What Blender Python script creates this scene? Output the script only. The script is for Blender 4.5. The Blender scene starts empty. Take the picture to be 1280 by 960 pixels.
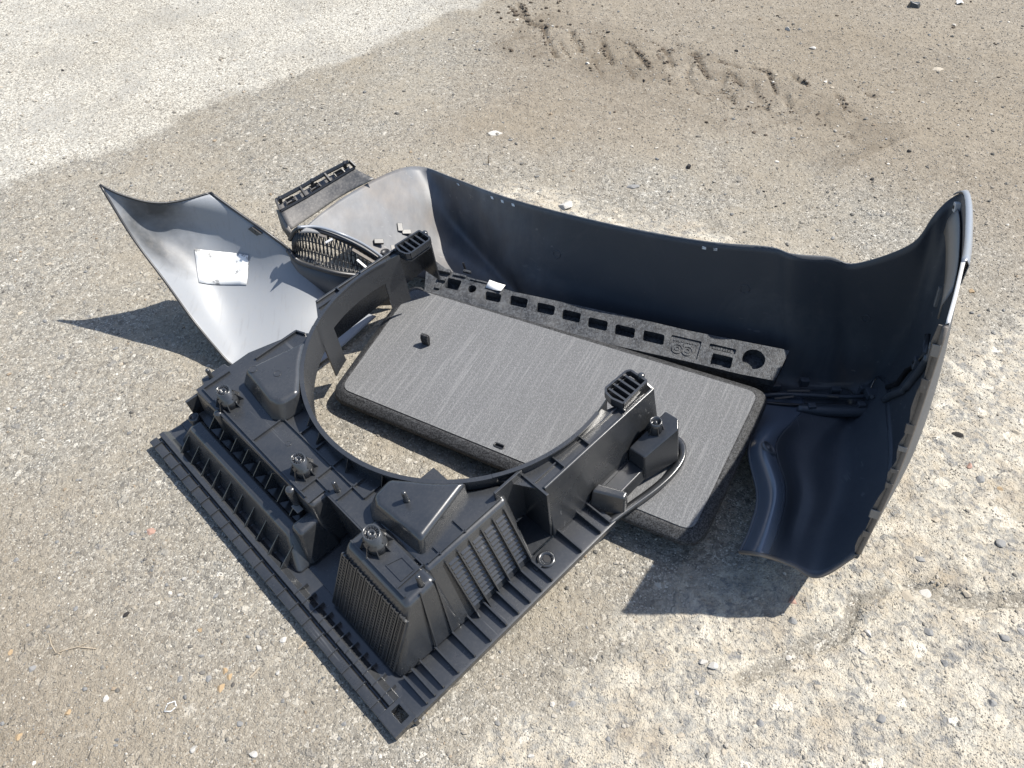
import bpy, bmesh, math, random
import numpy as np
from mathutils import Vector, Matrix
random.seed(7); RNG = np.random.default_rng(11)
S = bpy.context.scene
COL = S.collection

# ------------------------------------------------------------------ camera, sky, sun, exposure
W, H, F, TH, HC = 1280.0, 960.0, 960.0, math.radians(46.0), 1.5
cam_d = bpy.data.cameras.new('camera'); cam = bpy.data.objects.new('camera', cam_d); COL.objects.link(cam)
cam.location = (0, 0, HC); cam.rotation_euler = (math.pi/2 - TH, 0, 0)
cam_d.sensor_fit = 'HORIZONTAL'; cam_d.sensor_width = 36.0; cam_d.lens = 36.0*F/W
cam_d.clip_start = 0.02; cam_d.clip_end = 500
S.camera = cam
SUN_AZ, SUN_EL = math.radians(15), math.radians(57)          # azimuth counter-clockwise from +X
sd = Vector((math.cos(SUN_EL)*math.cos(SUN_AZ), math.cos(SUN_EL)*math.sin(SUN_AZ), math.sin(SUN_EL)))
world = bpy.data.worlds.new('World'); S.world = world; world.use_nodes = True
wn = world.node_tree.nodes; wl = world.node_tree.links
sky = wn.new('ShaderNodeTexSky'); sky.sky_type = 'NISHITA'; sky.sun_disc = False
sky.sun_elevation = SUN_EL; sky.sun_rotation = math.pi/2 - SUN_AZ
bg = wn['Background']; bg.inputs['Strength'].default_value = 0.12
wl.new(sky.outputs['Color'], bg.inputs['Color'])
sun_d = bpy.data.lights.new('sun', 'SUN'); sun_d.energy = 5.0; sun_d.angle = math.radians(0.53); sun_d.color = (1.0, 0.955, 0.88)
sun = bpy.data.objects.new('sun', sun_d); COL.objects.link(sun); sun.rotation_euler = sd.to_track_quat('Z', 'Y').to_euler()
sun.location = sd*6
vs = S.view_settings; vs.view_transform = 'Standard'; vs.look = 'None'; vs.gamma = 1.0; vs.use_curve_mapping = False
vs.exposure = 0.64
S.render.engine = 'CYCLES'; S.cycles.max_bounces = 5; S.cycles.diffuse_bounces = 3; S.cycles.glossy_bounces = 3; S.cycles.caustics_reflective = False; S.cycles.caustics_refractive = False

# ------------------------------------------------------------------ geometry helpers
def at(px, py, z):
    """point of the place seen at a picture position, at the height z where it really is"""
    x = (px - W/2)/F; y = -(py - H/2)/F
    d = Vector((x, math.cos(TH) + y*math.sin(TH), -math.sin(TH) + y*math.cos(TH)))
    return Vector((0, 0, HC)) + d*((z - HC)/d.z)

class MB:
    def __init__(s): s.v = []; s.f = []
    def add(s, vs, fs):
        o = len(s.v); s.v += [tuple(p) for p in vs]; s.f += [tuple(i + o for i in f) for f in fs]; return s
    def prism(s, bot, top, cap=True):
        n = len(bot)
        fs = [(i, (i+1) % n, n + (i+1) % n, n + i) for i in range(n)]
        if cap: fs += [tuple(range(n-1, -1, -1)), tuple(range(n, 2*n))]
        return s.add(list(bot) + list(top), fs)
    def poly(s, pts, z0, z1, inset=0.0):
        c = Vector((sum(p[0] for p in pts)/len(pts), sum(p[1] for p in pts)/len(pts)))
        top = []
        for p in pts:
            d = Vector(p[:2]) - c; L = max(d.length, 1e-6); q = c + d*((L - inset)/L); top.append((q.x, q.y, z1))
        return s.prism([(p[0], p[1], z0) for p in pts], top)
    def box(s, x0, x1, y0, y1, z0, z1):
        return s.poly([(x0, y0), (x1, y0), (x1, y1), (x0, y1)], z0, z1)
    def beam(s, a, b, w, h, up=(0, 0, 1)):
        """rectangular bar from a to b, centred across, sitting on a-b"""
        a, b, up = Vector(a), Vector(b), Vector(up)
        t = (b - a).normalized(); sd_ = t.cross(up).normalized()*(w/2); n = sd_.cross(t).normalized()*h
        bot = [a - sd_, a + sd_, b + sd_, b - sd_]
        return s.prism(bot, [p + n for p in bot])
    def tube(s, pts, r, n=8, caps=True):
        pts = [Vector(p) for p in pts]; rings = []
        for i, p in enumerate(pts):
            t = (pts[min(i+1, len(pts)-1)] - pts[max(i-1, 0)]).normalized()
            a = t.cross(Vector((0, 0, 1)) if abs(t.z) < .95 else Vector((1, 0, 0))).normalized(); b = t.cross(a)
            rr = r[i] if isinstance(r, (list, tuple)) else r
            rings.append([p + (a*math.cos(k*2*math.pi/n) + b*math.sin(k*2*math.pi/n))*rr for k in range(n)])
        v = [q for R_ in rings for q in R_]; f = []
        for i in range(len(rings)-1):
            for k in range(n): f.append((i*n+k, i*n+(k+1) % n, (i+1)*n+(k+1) % n, (i+1)*n+k))
        if caps: f += [tuple(range(n-1, -1, -1)), tuple(range((len(rings)-1)*n, len(rings)*n))]
        return s.add(v, f)
    def lathe(s, prof, c=(0, 0, 0), n=20, sx=1.0, sy=1.0):
        v = []; f = []
        for r, z in prof:
            for k in range(n):
                a = 2*math.pi*k/n; v.append((c[0] + r*sx*math.cos(a), c[1] + r*sy*math.sin(a), c[2] + z))
        m = len(prof)
        for i in range(m-1):
            for k in range(n): f.append((i*n+k, i*n+(k+1) % n, (i+1)*n+(k+1) % n, (i+1)*n+k))
        f += [tuple(range(n-1, -1, -1)), tuple(range((m-1)*n, m*n))]
        return s.add(v, f)
    def grid(s, G):
        """G[i][j] points -> quad sheet"""
        a, b = len(G), len(G[0])
        return s.add([p for r in G for p in r], [(i*b+j, i*b+j+1, (i+1)*b+j+1, (i+1)*b+j) for i in range(a-1) for j in range(b-1)])
    def arcwall(s, c, r0, r1, z0, z1, a0, a1, n=24):
        """curved wall about c; angle 0 points to -x, counted towards +y"""
        def P(r, a, z): return (c[0] - r*math.cos(a), c[1] + r*math.sin(a), z)
        for i in range(n):
            a = a0 + (a1-a0)*i/n; b = a0 + (a1-a0)*(i+1)/n
            o = len(s.v)
            s.v += [P(r0, a, z0), P(r1, a, z0), P(r1, a, z1), P(r0, a, z1), P(r0, b, z0), P(r1, b, z0), P(r1, b, z1), P(r0, b, z1)]
            s.f += [(o, o+1, o+5, o+4), (o+1, o+2, o+6, o+5), (o+2, o+3, o+7, o+6), (o+3, o, o+4, o+7)]
            if i == 0: s.f.append((o, o+3, o+2, o+1))
            if i == n-1: s.f.append((o+4, o+5, o+6, o+7))
        return s
    def mesh(s, name, m, weld=True):
        me = bpy.data.meshes.new(name); me.from_pydata(s.v, [], s.f)
        bm = bmesh.new(); bm.from_mesh(me)
        if weld: bmesh.ops.remove_doubles(bm, verts=bm.verts, dist=1e-6)
        bmesh.ops.recalc_face_normals(bm, faces=bm.faces); bm.to_mesh(me); bm.free()
        me.materials.append(m); return me
    def build(s, name, m, parent=None, bevel=0.0, seg=2, smooth=False, solid=0.0, ang=35):
        o = bpy.data.objects.new(name, s.mesh(name, m)); COL.objects.link(o)
        if parent is not None: o.parent = parent
        if solid:
            c = Vector((.1, .6, 1.2)); pw = (parent.matrix_world if parent is not None else Matrix()); tot = 0.0
            for p in o.data.polygons: tot += p.area*((pw.to_3x3() @ p.normal).dot((c - pw @ p.center).normalized()))
            if tot < 0: o.data.flip_normals()
            d = o.modifiers.new('thickness', 'SOLIDIFY'); d.thickness = solid; d.offset = -1
        if bevel:
            b = o.modifiers.new('edges', 'BEVEL'); b.width = bevel; b.segments = seg; b.limit_method = 'ANGLE'; b.angle_limit = math.radians(ang)
        if smooth or bevel:
            for p in o.data.polygons: p.use_smooth = True
            if bevel: b.harden_normals = True
        return o

def share(name, me, parent=None, loc=(0, 0, 0), rot=(0, 0, 0), scale=(1, 1, 1)):
    o = bpy.data.objects.new(name, me); COL.objects.link(o); o.parent = parent
    o.location = loc; o.rotation_euler = rot; o.scale = scale; return o
def tag(o, label=None, cat=None, group=None, kind=None):
    if label: o['label'] = label
    if cat: o['category'] = cat
    if group: o['group'] = group
    if kind: o['kind'] = kind
    return o
def empty(name, mat=None):
    o = bpy.data.objects.new(name, None); COL.objects.link(o); o.empty_display_size = .1
    if mat is not None: o.matrix_world = mat
    return o

def cr(p, n):
    """Catmull-Rom through the control points p, n steps a span"""
    p = np.asarray(p, float); e = np.vstack([2*p[:1]-p[1:2], p, 2*p[-1:]-p[-2:-1]]); out = []
    for i in range(len(p)-1):
        a, b, c, d = e[i:i+4]
        for k in range(n):
            t = k/n; out.append(.5*((2*b) + (c-a)*t + (2*a-5*b+4*c-d)*t*t + (-a+3*b-3*c+d)*t**3))
    out.append(p[-1]); return np.array(out)
def patch(ctrl, n=6, m=6):
    """rows of (px, py, z) -> dense grid of 3-D points"""
    R = [[np.array(at(*q)) for q in r] for r in ctrl]
    R = [cr(r, n) for r in R]
    C = [cr([r[j] for r in R], m) for j in range(len(R[0]))]
    return [[C[j][i] for j in range(len(C))] for i in range(len(C[0]))]
def frame_on(G, i, j):
    """centre, tangents and normal of a dense grid at index i, j"""
    p = Vector(G[i][j]); a = (Vector(G[min(i+1, len(G)-1)][j]) - Vector(G[max(i-1, 0)][j])).normalized()
    b = (Vector(G[i][min(j+1, len(G[0])-1)]) - Vector(G[i][max(j-1, 0)])).normalized()
    n = a.cross(b).normalized()
    if n.z < 0: n = -n
    return p, a, b, n

# ------------------------------------------------------------------ materials
class NT:
    def __init__(s, name):
        s.m = bpy.data.materials.new(name); s.m.use_nodes = True; s.n = s.m.node_tree.nodes; s.l = s.m.node_tree.links
        s.b = s.n['Principled BSDF']
        s.co = s.n.new('ShaderNodeTexCoord').outputs['Object']
    def node(s, t, **k):
        x = s.n.new(t)
        for a, b in k.items():
            if hasattr(x, a): setattr(x, a, b)
        return x
    def set(s, sock, v):
        if hasattr(v, 'is_linked') or isinstance(v, bpy.types.NodeSocket): s.l.new(v, sock)
        else: sock.default_value = v
    def noise(s, scale, detail=4, rough=.55, dist=0, vec=None, out='Fac'):
        x = s.n.new('ShaderNodeTexNoise'); x.inputs['Scale'].default_value = scale; x.inputs['Detail'].default_value = detail
        x.inputs['Roughness'].default_value = rough; x.inputs['Distortion'].default_value = dist
        s.l.new(vec if vec is not None else s.co, x.inputs['Vector']); return x.outputs[out]
    def voro(s, scale, feature='F1', out='Distance', vec=None, rnd=1.0):
        x = s.n.new('ShaderNodeTexVoronoi'); x.feature = feature; x.inputs['Scale'].default_value = scale; x.inputs['Randomness'].default_value = rnd
        s.l.new(vec if vec is not None else s.co, x.inputs['Vector']); return x.outputs[out]
    def ramp(s, fac, stops):
        x = s.n.new('ShaderNodeValToRGB'); e = x.color_ramp.elements
        while len(e) > 1: e.remove(e[-1])
        e[0].position = stops[0][0]; e[0].color = tuple(stops[0][1]) + (1,) if not isinstance(stops[0][1], (int, float)) else (stops[0][1],)*3 + (1,)
        for p, c in stops[1:]:
            k = e.new(p); k.color = (c,)*3 + (1,) if isinstance(c, (int, float)) else tuple(c) + (1,)
        s.l.new(fac, x.inputs['Fac']); return x.outputs['Color']
    def mix(s, fac, a, b, mode='MIX'):
        x = s.n.new('ShaderNodeMix'); x.data_type = 'RGBA'; x.blend_type = mode
        s.set(x.inputs[0], fac)
        for i, v in ((6, a), (7, b)):
            if isinstance(v, tuple) and len(v) == 3: v = v + (1,)
            if isinstance(v, (int, float)): v = (v, v, v, 1)
            s.set(x.inputs[i], v)
        return x.outputs[2]
    def math(s, op, a, b=0.0, clamp=False):
        x = s.n.new('ShaderNodeMath'); x.operation = op; x.use_clamp = clamp
        s.set(x.inputs[0], a); s.set(x.inputs[1], b); return x.outputs[0]
    def bump(s, h, strength=.5, dist=.002, prev=None):
        x = s.n.new('ShaderNodeBump'); x.inputs['Strength'].default_value = strength; x.inputs['Distance'].default_value = dist
        s.l.new(h, x.inputs['Height'])
        if prev is not None: s.l.new(prev, x.inputs['Normal'])
        return x.outputs['Normal']
    def stretch(s, sc, rot=(0, 0, 0)):
        x = s.n.new('ShaderNodeMapping'); x.inputs['Scale'].default_value = sc; x.inputs['Rotation'].default_value = rot
        s.l.new(s.co, x.inputs['Vector']); return x.outputs['Vector']
    def out(s, color=None, rough=None, normal=None, spec=None, metal=None):
        if color is not None: s.set(s.b.inputs['Base Color'], color + (1,) if isinstance(color, tuple) else color)
        if rough is not None: s.set(s.b.inputs['Roughness'], rough)
        if normal is not None: s.l.new(normal, s.b.inputs['Normal'])
        if spec is not None: s.b.inputs['Specular IOR Level'].default_value = spec
        if metal is not None: s.b.inputs['Metallic'].default_value = metal
        return s.m

def plastic(name, base, dust, dust_amt, r0, r1, grain=900, bump=.12):
    t = NT(name)
    d = t.ramp(t.noise(5, 6, .62, .4), [(.38, 0.0), (.72, 1.0)])
    fine = t.ramp(t.noise(160, 3, .6), [(.45, 0.0), (.75, 1.0)])
    specks = t.ramp(t.voro(130), [(.03, 1.0), (.09, 0.0)])
    fac = t.math('MULTIPLY', t.math('ADD', t.math('MULTIPLY', d, .7), t.math('MULTIPLY', fine, .3)), dust_amt)
    fac = t.math('ADD', fac, t.math('MULTIPLY', specks, dust_amt*.35), True)
    col = t.mix(fac, base, dust)
    scr = t.math('MULTIPLY', t.ramp(t.noise(70, 3, .6, 0, t.stretch((1, .03, .4), (0, 0, .7))), [(.66, 0.0), (.70, 1.0)]), t.ramp(t.noise(6, 2, .5), [(.5, 0.0), (.6, 1.0)]))
    col = t.mix(t.math('MULTIPLY', scr, .22), col, (.3, .3, .3))
    rg = t.math('ADD', t.math('MULTIPLY', t.noise(9, 5, .6), r1 - r0), r0)
    rg = t.math('ADD', rg, t.math('MULTIPLY', fac, .25), True)
    return t.out(col, rg, t.bump(t.noise(grain, 2, .5), bump, .0006), .85)
M = {}
M['tray'] = plastic('tray_black_plastic', (.023, .0255, .0295), (.24, .225, .2), .13, .17, .34)
M['bumper'] = plastic('bumper_inner_plastic', (.046, .054, .067), (.32, .29, .26), .12, .40, .52, 1200, .06)
M['bumper_dusty'] = plastic('bumper_dusty_plastic', (.05, .05, .05), (.40, .37, .33), .8, .42, .55, 1200, .06)
def pale_wing():  # pale grey over black, darker in one ragged patch near the wing tip
    t = NT('pale_grey_wing_plastic')
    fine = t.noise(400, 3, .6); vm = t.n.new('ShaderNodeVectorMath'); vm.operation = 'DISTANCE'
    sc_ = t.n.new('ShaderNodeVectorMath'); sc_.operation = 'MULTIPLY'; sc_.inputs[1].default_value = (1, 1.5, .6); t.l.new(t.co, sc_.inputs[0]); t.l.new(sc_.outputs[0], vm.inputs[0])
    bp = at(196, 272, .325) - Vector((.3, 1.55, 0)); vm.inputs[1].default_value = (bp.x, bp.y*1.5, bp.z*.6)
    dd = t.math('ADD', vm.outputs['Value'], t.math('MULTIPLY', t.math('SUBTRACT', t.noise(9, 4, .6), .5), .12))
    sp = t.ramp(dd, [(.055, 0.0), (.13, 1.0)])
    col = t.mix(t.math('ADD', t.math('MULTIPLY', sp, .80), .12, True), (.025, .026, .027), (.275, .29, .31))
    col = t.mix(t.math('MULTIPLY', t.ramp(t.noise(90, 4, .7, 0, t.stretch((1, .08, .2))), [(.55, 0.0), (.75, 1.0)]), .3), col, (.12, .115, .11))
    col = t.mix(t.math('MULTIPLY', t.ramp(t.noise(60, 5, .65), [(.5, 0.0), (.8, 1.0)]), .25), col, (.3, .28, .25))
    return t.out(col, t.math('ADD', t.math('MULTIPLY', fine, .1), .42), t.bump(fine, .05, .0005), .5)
M['pale_wing'] = pale_wing()
M['paint'] = plastic('bumper_outer_paint', (.2, .22, .25), (.3, .27, .24), .12, .25, .4, 1200, .02)
M['pale'] = plastic('pale_plastic', (.5, .5, .5), (.35, .32, .28), .3, .35, .5)
M['gloss'] = plastic('smooth_blue_black_plastic', (.10, .12, .155), (.3, .27, .24), .06, .16, .26, 1200, .02)
M['clip'] = plastic('clip_plastic', (.14, .135, .13), (.3, .27, .24), .3, .4, .55)
M['edge'] = plastic('scuffed_edge_plastic', (.075, .064, .055), (.26, .22, .18), .5, .5, .7)
M['black'] = plastic('black_trim', (.008, .008, .009), (.2, .18, .16), .06, .35, .5)
def paper():
    t = NT('white_paper'); sc = t.ramp(t.noise(30, 5, .7), [(.56, 0.0), (.62, 1.0)])
    return t.out(t.mix(t.math('MULTIPLY', sc, .75), (.82, .82, .8), (.12, .12, .12)), .7)
M['paper'] = paper()
def carpet():
    t = NT('grey_carpet')
    v = t.stretch((1.0, .28, 1.0), (0, 0, math.radians(8)))
    fleck = t.ramp(t.noise(560, 2, .6, 0, v), [(.51, 0.0), (.60, 1.0)])
    streak = t.ramp(t.noise(190, 3, .7, 0, t.stretch((1.0, .025, 1.0), (0, 0, math.radians(10)))), [(.50, 0.0), (.74, 1.0)])
    grain = t.noise(520, 2, .7)
    col = t.mix(t.ramp(grain, [(.3, 0.0), (.7, 1.0)]), (.07, .071, .073), (.19, .193, .198))
    col = t.mix(t.math('MULTIPLY', fleck, .42), col, (.32, .325, .33))
    col = t.mix(t.math('MULTIPLY', streak, .34), col, (.42, .42, .42))
    col = t.mix(t.math('MULTIPLY', t.noise(7, 4, .6), .3), col, (.14, .14, .14))
    return t.out(col, .95, t.bump(t.noise(600, 3, .7), .9, .0015), .15)
M['carpet'] = carpet()
def foam(name, base, hi, sc=170, dusty=.4):
    t = NT(name)
    d = t.voro(sc); e = t.voro(sc, 'DISTANCE_TO_EDGE')
    c = t.mix(t.ramp(t.voro(sc, 'F1', 'Color'), [(.3, 0.0), (.8, 1.0)]), base, hi)
    c = t.mix(t.math('MULTIPLY', t.ramp(t.noise(14, 5, .65), [(.4, 0.0), (.75, 1.0)]), dusty), c, (.24, .235, .225))
    return t.out(c, .6, t.bump(t.math('MINIMUM', e, .25), .55, .003, t.bump(t.noise(700, 2, .6), .3, .0008)), .4)
M['foam'] = foam('black_bead_foam', (.016, .018, .022), (.06, .066, .074), 210, .30)
M['border'] = foam('black_grained_rubber', (.007, .007, .008), (.06, .062, .065), 420, .03)

# ------------------------------------------------------------------ ground
def lattice(nx, ny, seed):
    return np.random.default_rng(seed).random((nx, ny))
def vnoise(x, y, scale, seed):
    L = lattice(257, 257, seed); X = x*scale + 1000.37; Y = y*scale + 1000.71
    i = np.floor(X).astype(int); j = np.floor(Y).astype(int); fx = X - i; fy = Y - j
    fx = fx*fx*(3-2*fx); fy = fy*fy*(3-2*fy); i %= 256; j %= 256
    return (L[i, j]*(1-fx) + L[i+1, j]*fx)*(1-fy) + (L[i, j+1]*(1-fx) + L[i+1, j+1]*fx)*fy
def fbm(x, y, scale, seed, octs=4, gain=.5):
    a = 1.0; s = 0; t = 0
    for o in range(octs): s = s + a*(vnoise(x, y, scale*2**o, seed + o) - .5); t += a; a *= gain
    return s/t*2
def gp(*pts): return [tuple(at(px, py, 0)[:2]) for px, py in pts]
def seg_dist(x, y, a, b):
    ax, ay = a; bx, by = b; dx, dy = bx-ax, by-ay; t = np.clip(((x-ax)*dx + (y-ay)*dy)/(dx*dx+dy*dy), 0, 1)
    return np.hypot(x-ax-t*dx, y-ay-t*dy)
def inside(x, y, poly):
    r = np.zeros(x.shape, bool); n = len(poly)
    for i in range(n):
        x0, y0 = poly[i]; x1, y1 = poly[(i+1) % n]
        c = ((y0 > y) != (y1 > y)) & (x < (x1-x0)*(y-y0)/((y1-y0) if y1 != y0 else 1e-9) + x0); r ^= c
    return r
def sdist(x, y, poly):
    d = np.full(x.shape, 1e9)
    for i in range(len(poly)): d = np.minimum(d, seg_dist(x, y, poly[i], poly[(i+1) % len(poly)]))
    return np.where(inside(x, y, poly), d, -d)
# pale old concrete at the back left; its front edge as seen in the picture
PALE_A = gp((0, 238), (130, 192), (270, 128), (360, 100), (450, 72), (520, 38), (612, 0)) + [(-.2, 9), (-14, 16), (-14, 3.2)]
# pale eroded concrete at the front right, running back behind the car parts
PALE_B = gp((600, 960), (720, 880), (790, 800), (850, 740), (960, 700), (1090, 600), (1160, 500), (1225, 430), (1280, 400)) + [(4, 1.9), (4, .2), (1, -.3), (0, -.1)]
CRACK = gp((925, 850), (965, 832), (1005, 806), (1050, 796), (1066, 770), (1070, 748), (1105, 738), (1135, 728), (1180, 742), (1225, 752), (1280, 748))
PALE_C = gp((600, 240), (690, 235), (760, 262), (880, 285), (1010, 318), (1200, 420), (1150, 480), (900, 380), (620, 300))
MUD = gp((470, 190), (600, 90), (615, 0)) + [(-.1, 7.5), (1.2, 9), (4.5, 9), (5.2, 3)] + gp((1280, 330), (1180, 250), (1000, 200), (800, 190), (650, 200))
DAMP = gp((0, 690), (120, 740), (260, 850), (330, 930), (340, 960)) + [(-.2, .1), (-2, -.2), (-2, .9)]
TR = gp((645, 40), (760, 70), (880, 105), (980, 138), (1085, 190))          # centre line of the tyre track
STROKES = [((677,30),(696,72),1.0), ((714,38),(728,66),1.0), ((754,53),(766,80),1.1), ((791,58),(811,86),1.3), ((829,58),(841,82),1.0), ((869,66),(886,98),1.2), ((911,88),(928,108),1.1), ((899,77),(926,85),1.0), ((959,88),(971,118),1.0), ((990,94),(1011,108),1.1), ((1046,118),(1056,136),.9), ((942,84),(964,93),.9), ((1083,118),(1092,121),.9), ((774,49),(796,58),.8), ((826,60),(838,66),.9), ((862,67),(878,72),1.0),
      ((880,120),(915,112),.5), ((918,138),(962,132),.5), ((965,143),(1012,140),.5), ((1015,155),(1052,158),.5), ((725,78),(766,75),.5), ((1055,170),(1075,172),.6), ((640,10),(662,26),1.2), ((648,4),(655,18),1.3), ((664,28),(680,34),1.2),
  ((700,52),(716,78),.6), ((740,70),(752,94),.6), ((780,80),(796,102),.6), ((822,84),(836,106),.6), ((858,96),(874,118),.6), ((900,110),(918,130),.6), ((946,116),(960,140),.6), ((984,128),(1002,148),.5), ((1022,140),(1040,160),.5),
  ((736,40),(758,48),.5), ((806,50),(824,56),.5), ((846,54),(862,62),.5), ((1000,112),(1030,122),.5), ((1060,136),(1080,150),.5)]
def ground_height(x, y, full=True):
    da = sdist(x, y, PALE_A) + .09*fbm(x, y, 4, 31, 4, .6); db = sdist(x, y, PALE_B) + .1*fbm(x, y, 6, 41, 4, .65)
    dc = sdist(x, y, PALE_C) + .12*fbm(x, y, 6, 51, 4, .65); dm = sdist(x, y, MUD) + .25*fbm(x, y, 3, 61, 4, .6)
    sm = lambda d, w: np.clip(d/w + .5, 0, 1)
    pa, pb, pc, mu = sm(da, .16), sm(db, .22), sm(dc, .2), sm(dm, .5)
    mu = np.maximum(mu, .75*sm(sdist(x, y, DAMP) + .2*fbm(x, y, 4, 111, 4, .6), .45))
    near = np.clip(1.6 - np.hypot(x, y - 1.6)/5, 0, 1)
    dk = np.full(x.shape, 9.0)
    for a, b in zip(CRACK[:-1], CRACK[1:]): dk = np.minimum(dk, seg_dist(x, y, a, b))
    ck = np.clip((.020 + .018*fbm(x, y, 14, 121, 3) - dk)/.016, 0, 1); pb = pb*(1 - .95*ck)
    h = -.010*ck + .005*fbm(x, y, 1.3, 1, 3) + .0025*fbm(x, y, 14, 5, 3) + .0011*fbm(x, y, 60, 9, 2)*near
    h += pa*(.004 + .002*fbm(x, y, 35, 71, 3)) + (pb + pc*.6)*(.003 + .0055*fbm(x, y, 22, 81, 4, .65))
    h += mu*.003*fbm(x, y, 8, 91, 3)
    # tyre track: two rows of slanted lug prints pressed into the mud
    acc = 0.0; pts = TR; dtr = np.full(x.shape, 9.0); ang = np.zeros(x.shape); al = np.zeros(x.shape); sg = np.zeros(x.shape)
    for a, b in zip(pts[:-1], pts[1:]):
        L = math.hypot(b[0]-a[0], b[1]-a[1]); ux, uy = (b[0]-a[0])/L, (b[1]-a[1])/L
        t = (x-a[0])*ux + (y-a[1])*uy; s_ = -(x-a[0])*uy + (y-a[1])*ux; d = np.where((t > -.02) & (t <= L+.02), np.abs(s_), 9)
        m = d < dtr; dtr = np.where(m, d, dtr); al = np.where(m, acc + t, al); sg = np.where(m, s_, sg); acc += L
    pitch = .155
    ph = ((al + np.abs(sg)*.55 + (sg > 0)*pitch*.5 + .02*fbm(x, y, 9, 95, 2))/pitch) % 1.0
    lug = np.exp(-((ph-.5)/.085)**2)*np.clip((.17-dtr)/.03, 0, 1)*np.clip((dtr-.012)/.02, 0, 1)
    fade = np.clip(.7 + 1.1*fbm(x, y, 7, 97, 3), 0, 1)
    trk = lug*fade
    band = np.clip((.34 + .12*fbm(x, y, 4, 131, 3) - dtr)/.12, 0, 1)*np.clip(.55 + .8*fbm(x, y, 6, 133, 4, .6), 0, 1)
    edge = np.exp(-((ph-.68)/.05)**2)*np.clip((.18-dtr)/.03, 0, 1)*fade
    h += -.008*trk + .007*edge
    stk = np.zeros(x.shape)
    wob = .010*fbm(x, y, 22, 141, 3)
    for a, b, k in STROKES:
        A, B = tuple(at(a[0], a[1], 0)[:2]), tuple(at(b[0], b[1], 0)[:2]); m = (np.abs(x - (A[0]+B[0])/2) < .3) & (np.abs(y - (A[1]+B[1])/2) < .4)
        if m.any(): stk[m] = np.maximum(stk[m], k*np.clip((.006 + .008*k + wob[m] - seg_dist(x[m], y[m], A, B))/.012, 0, 1))
    stk = np.clip(stk, 0, 1); h = h - .010*stk
    return h, pa, pb, pc, mu, np.clip(band*.55 + trk*.3 + stk*.75, 0, 1)
def axis(lo, hi, step, far):
    core = list(np.arange(lo, hi + 1e-6, step)); out = []; s = step; p = hi
    while p < far[1]: s *= 1.22; p += s; out.append(p)
    left = []; s = step; p = lo
    while p > far[0]: s *= 1.22; p -= s; left.append(p)
    return np.array(left[::-1] + core + out)
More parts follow.
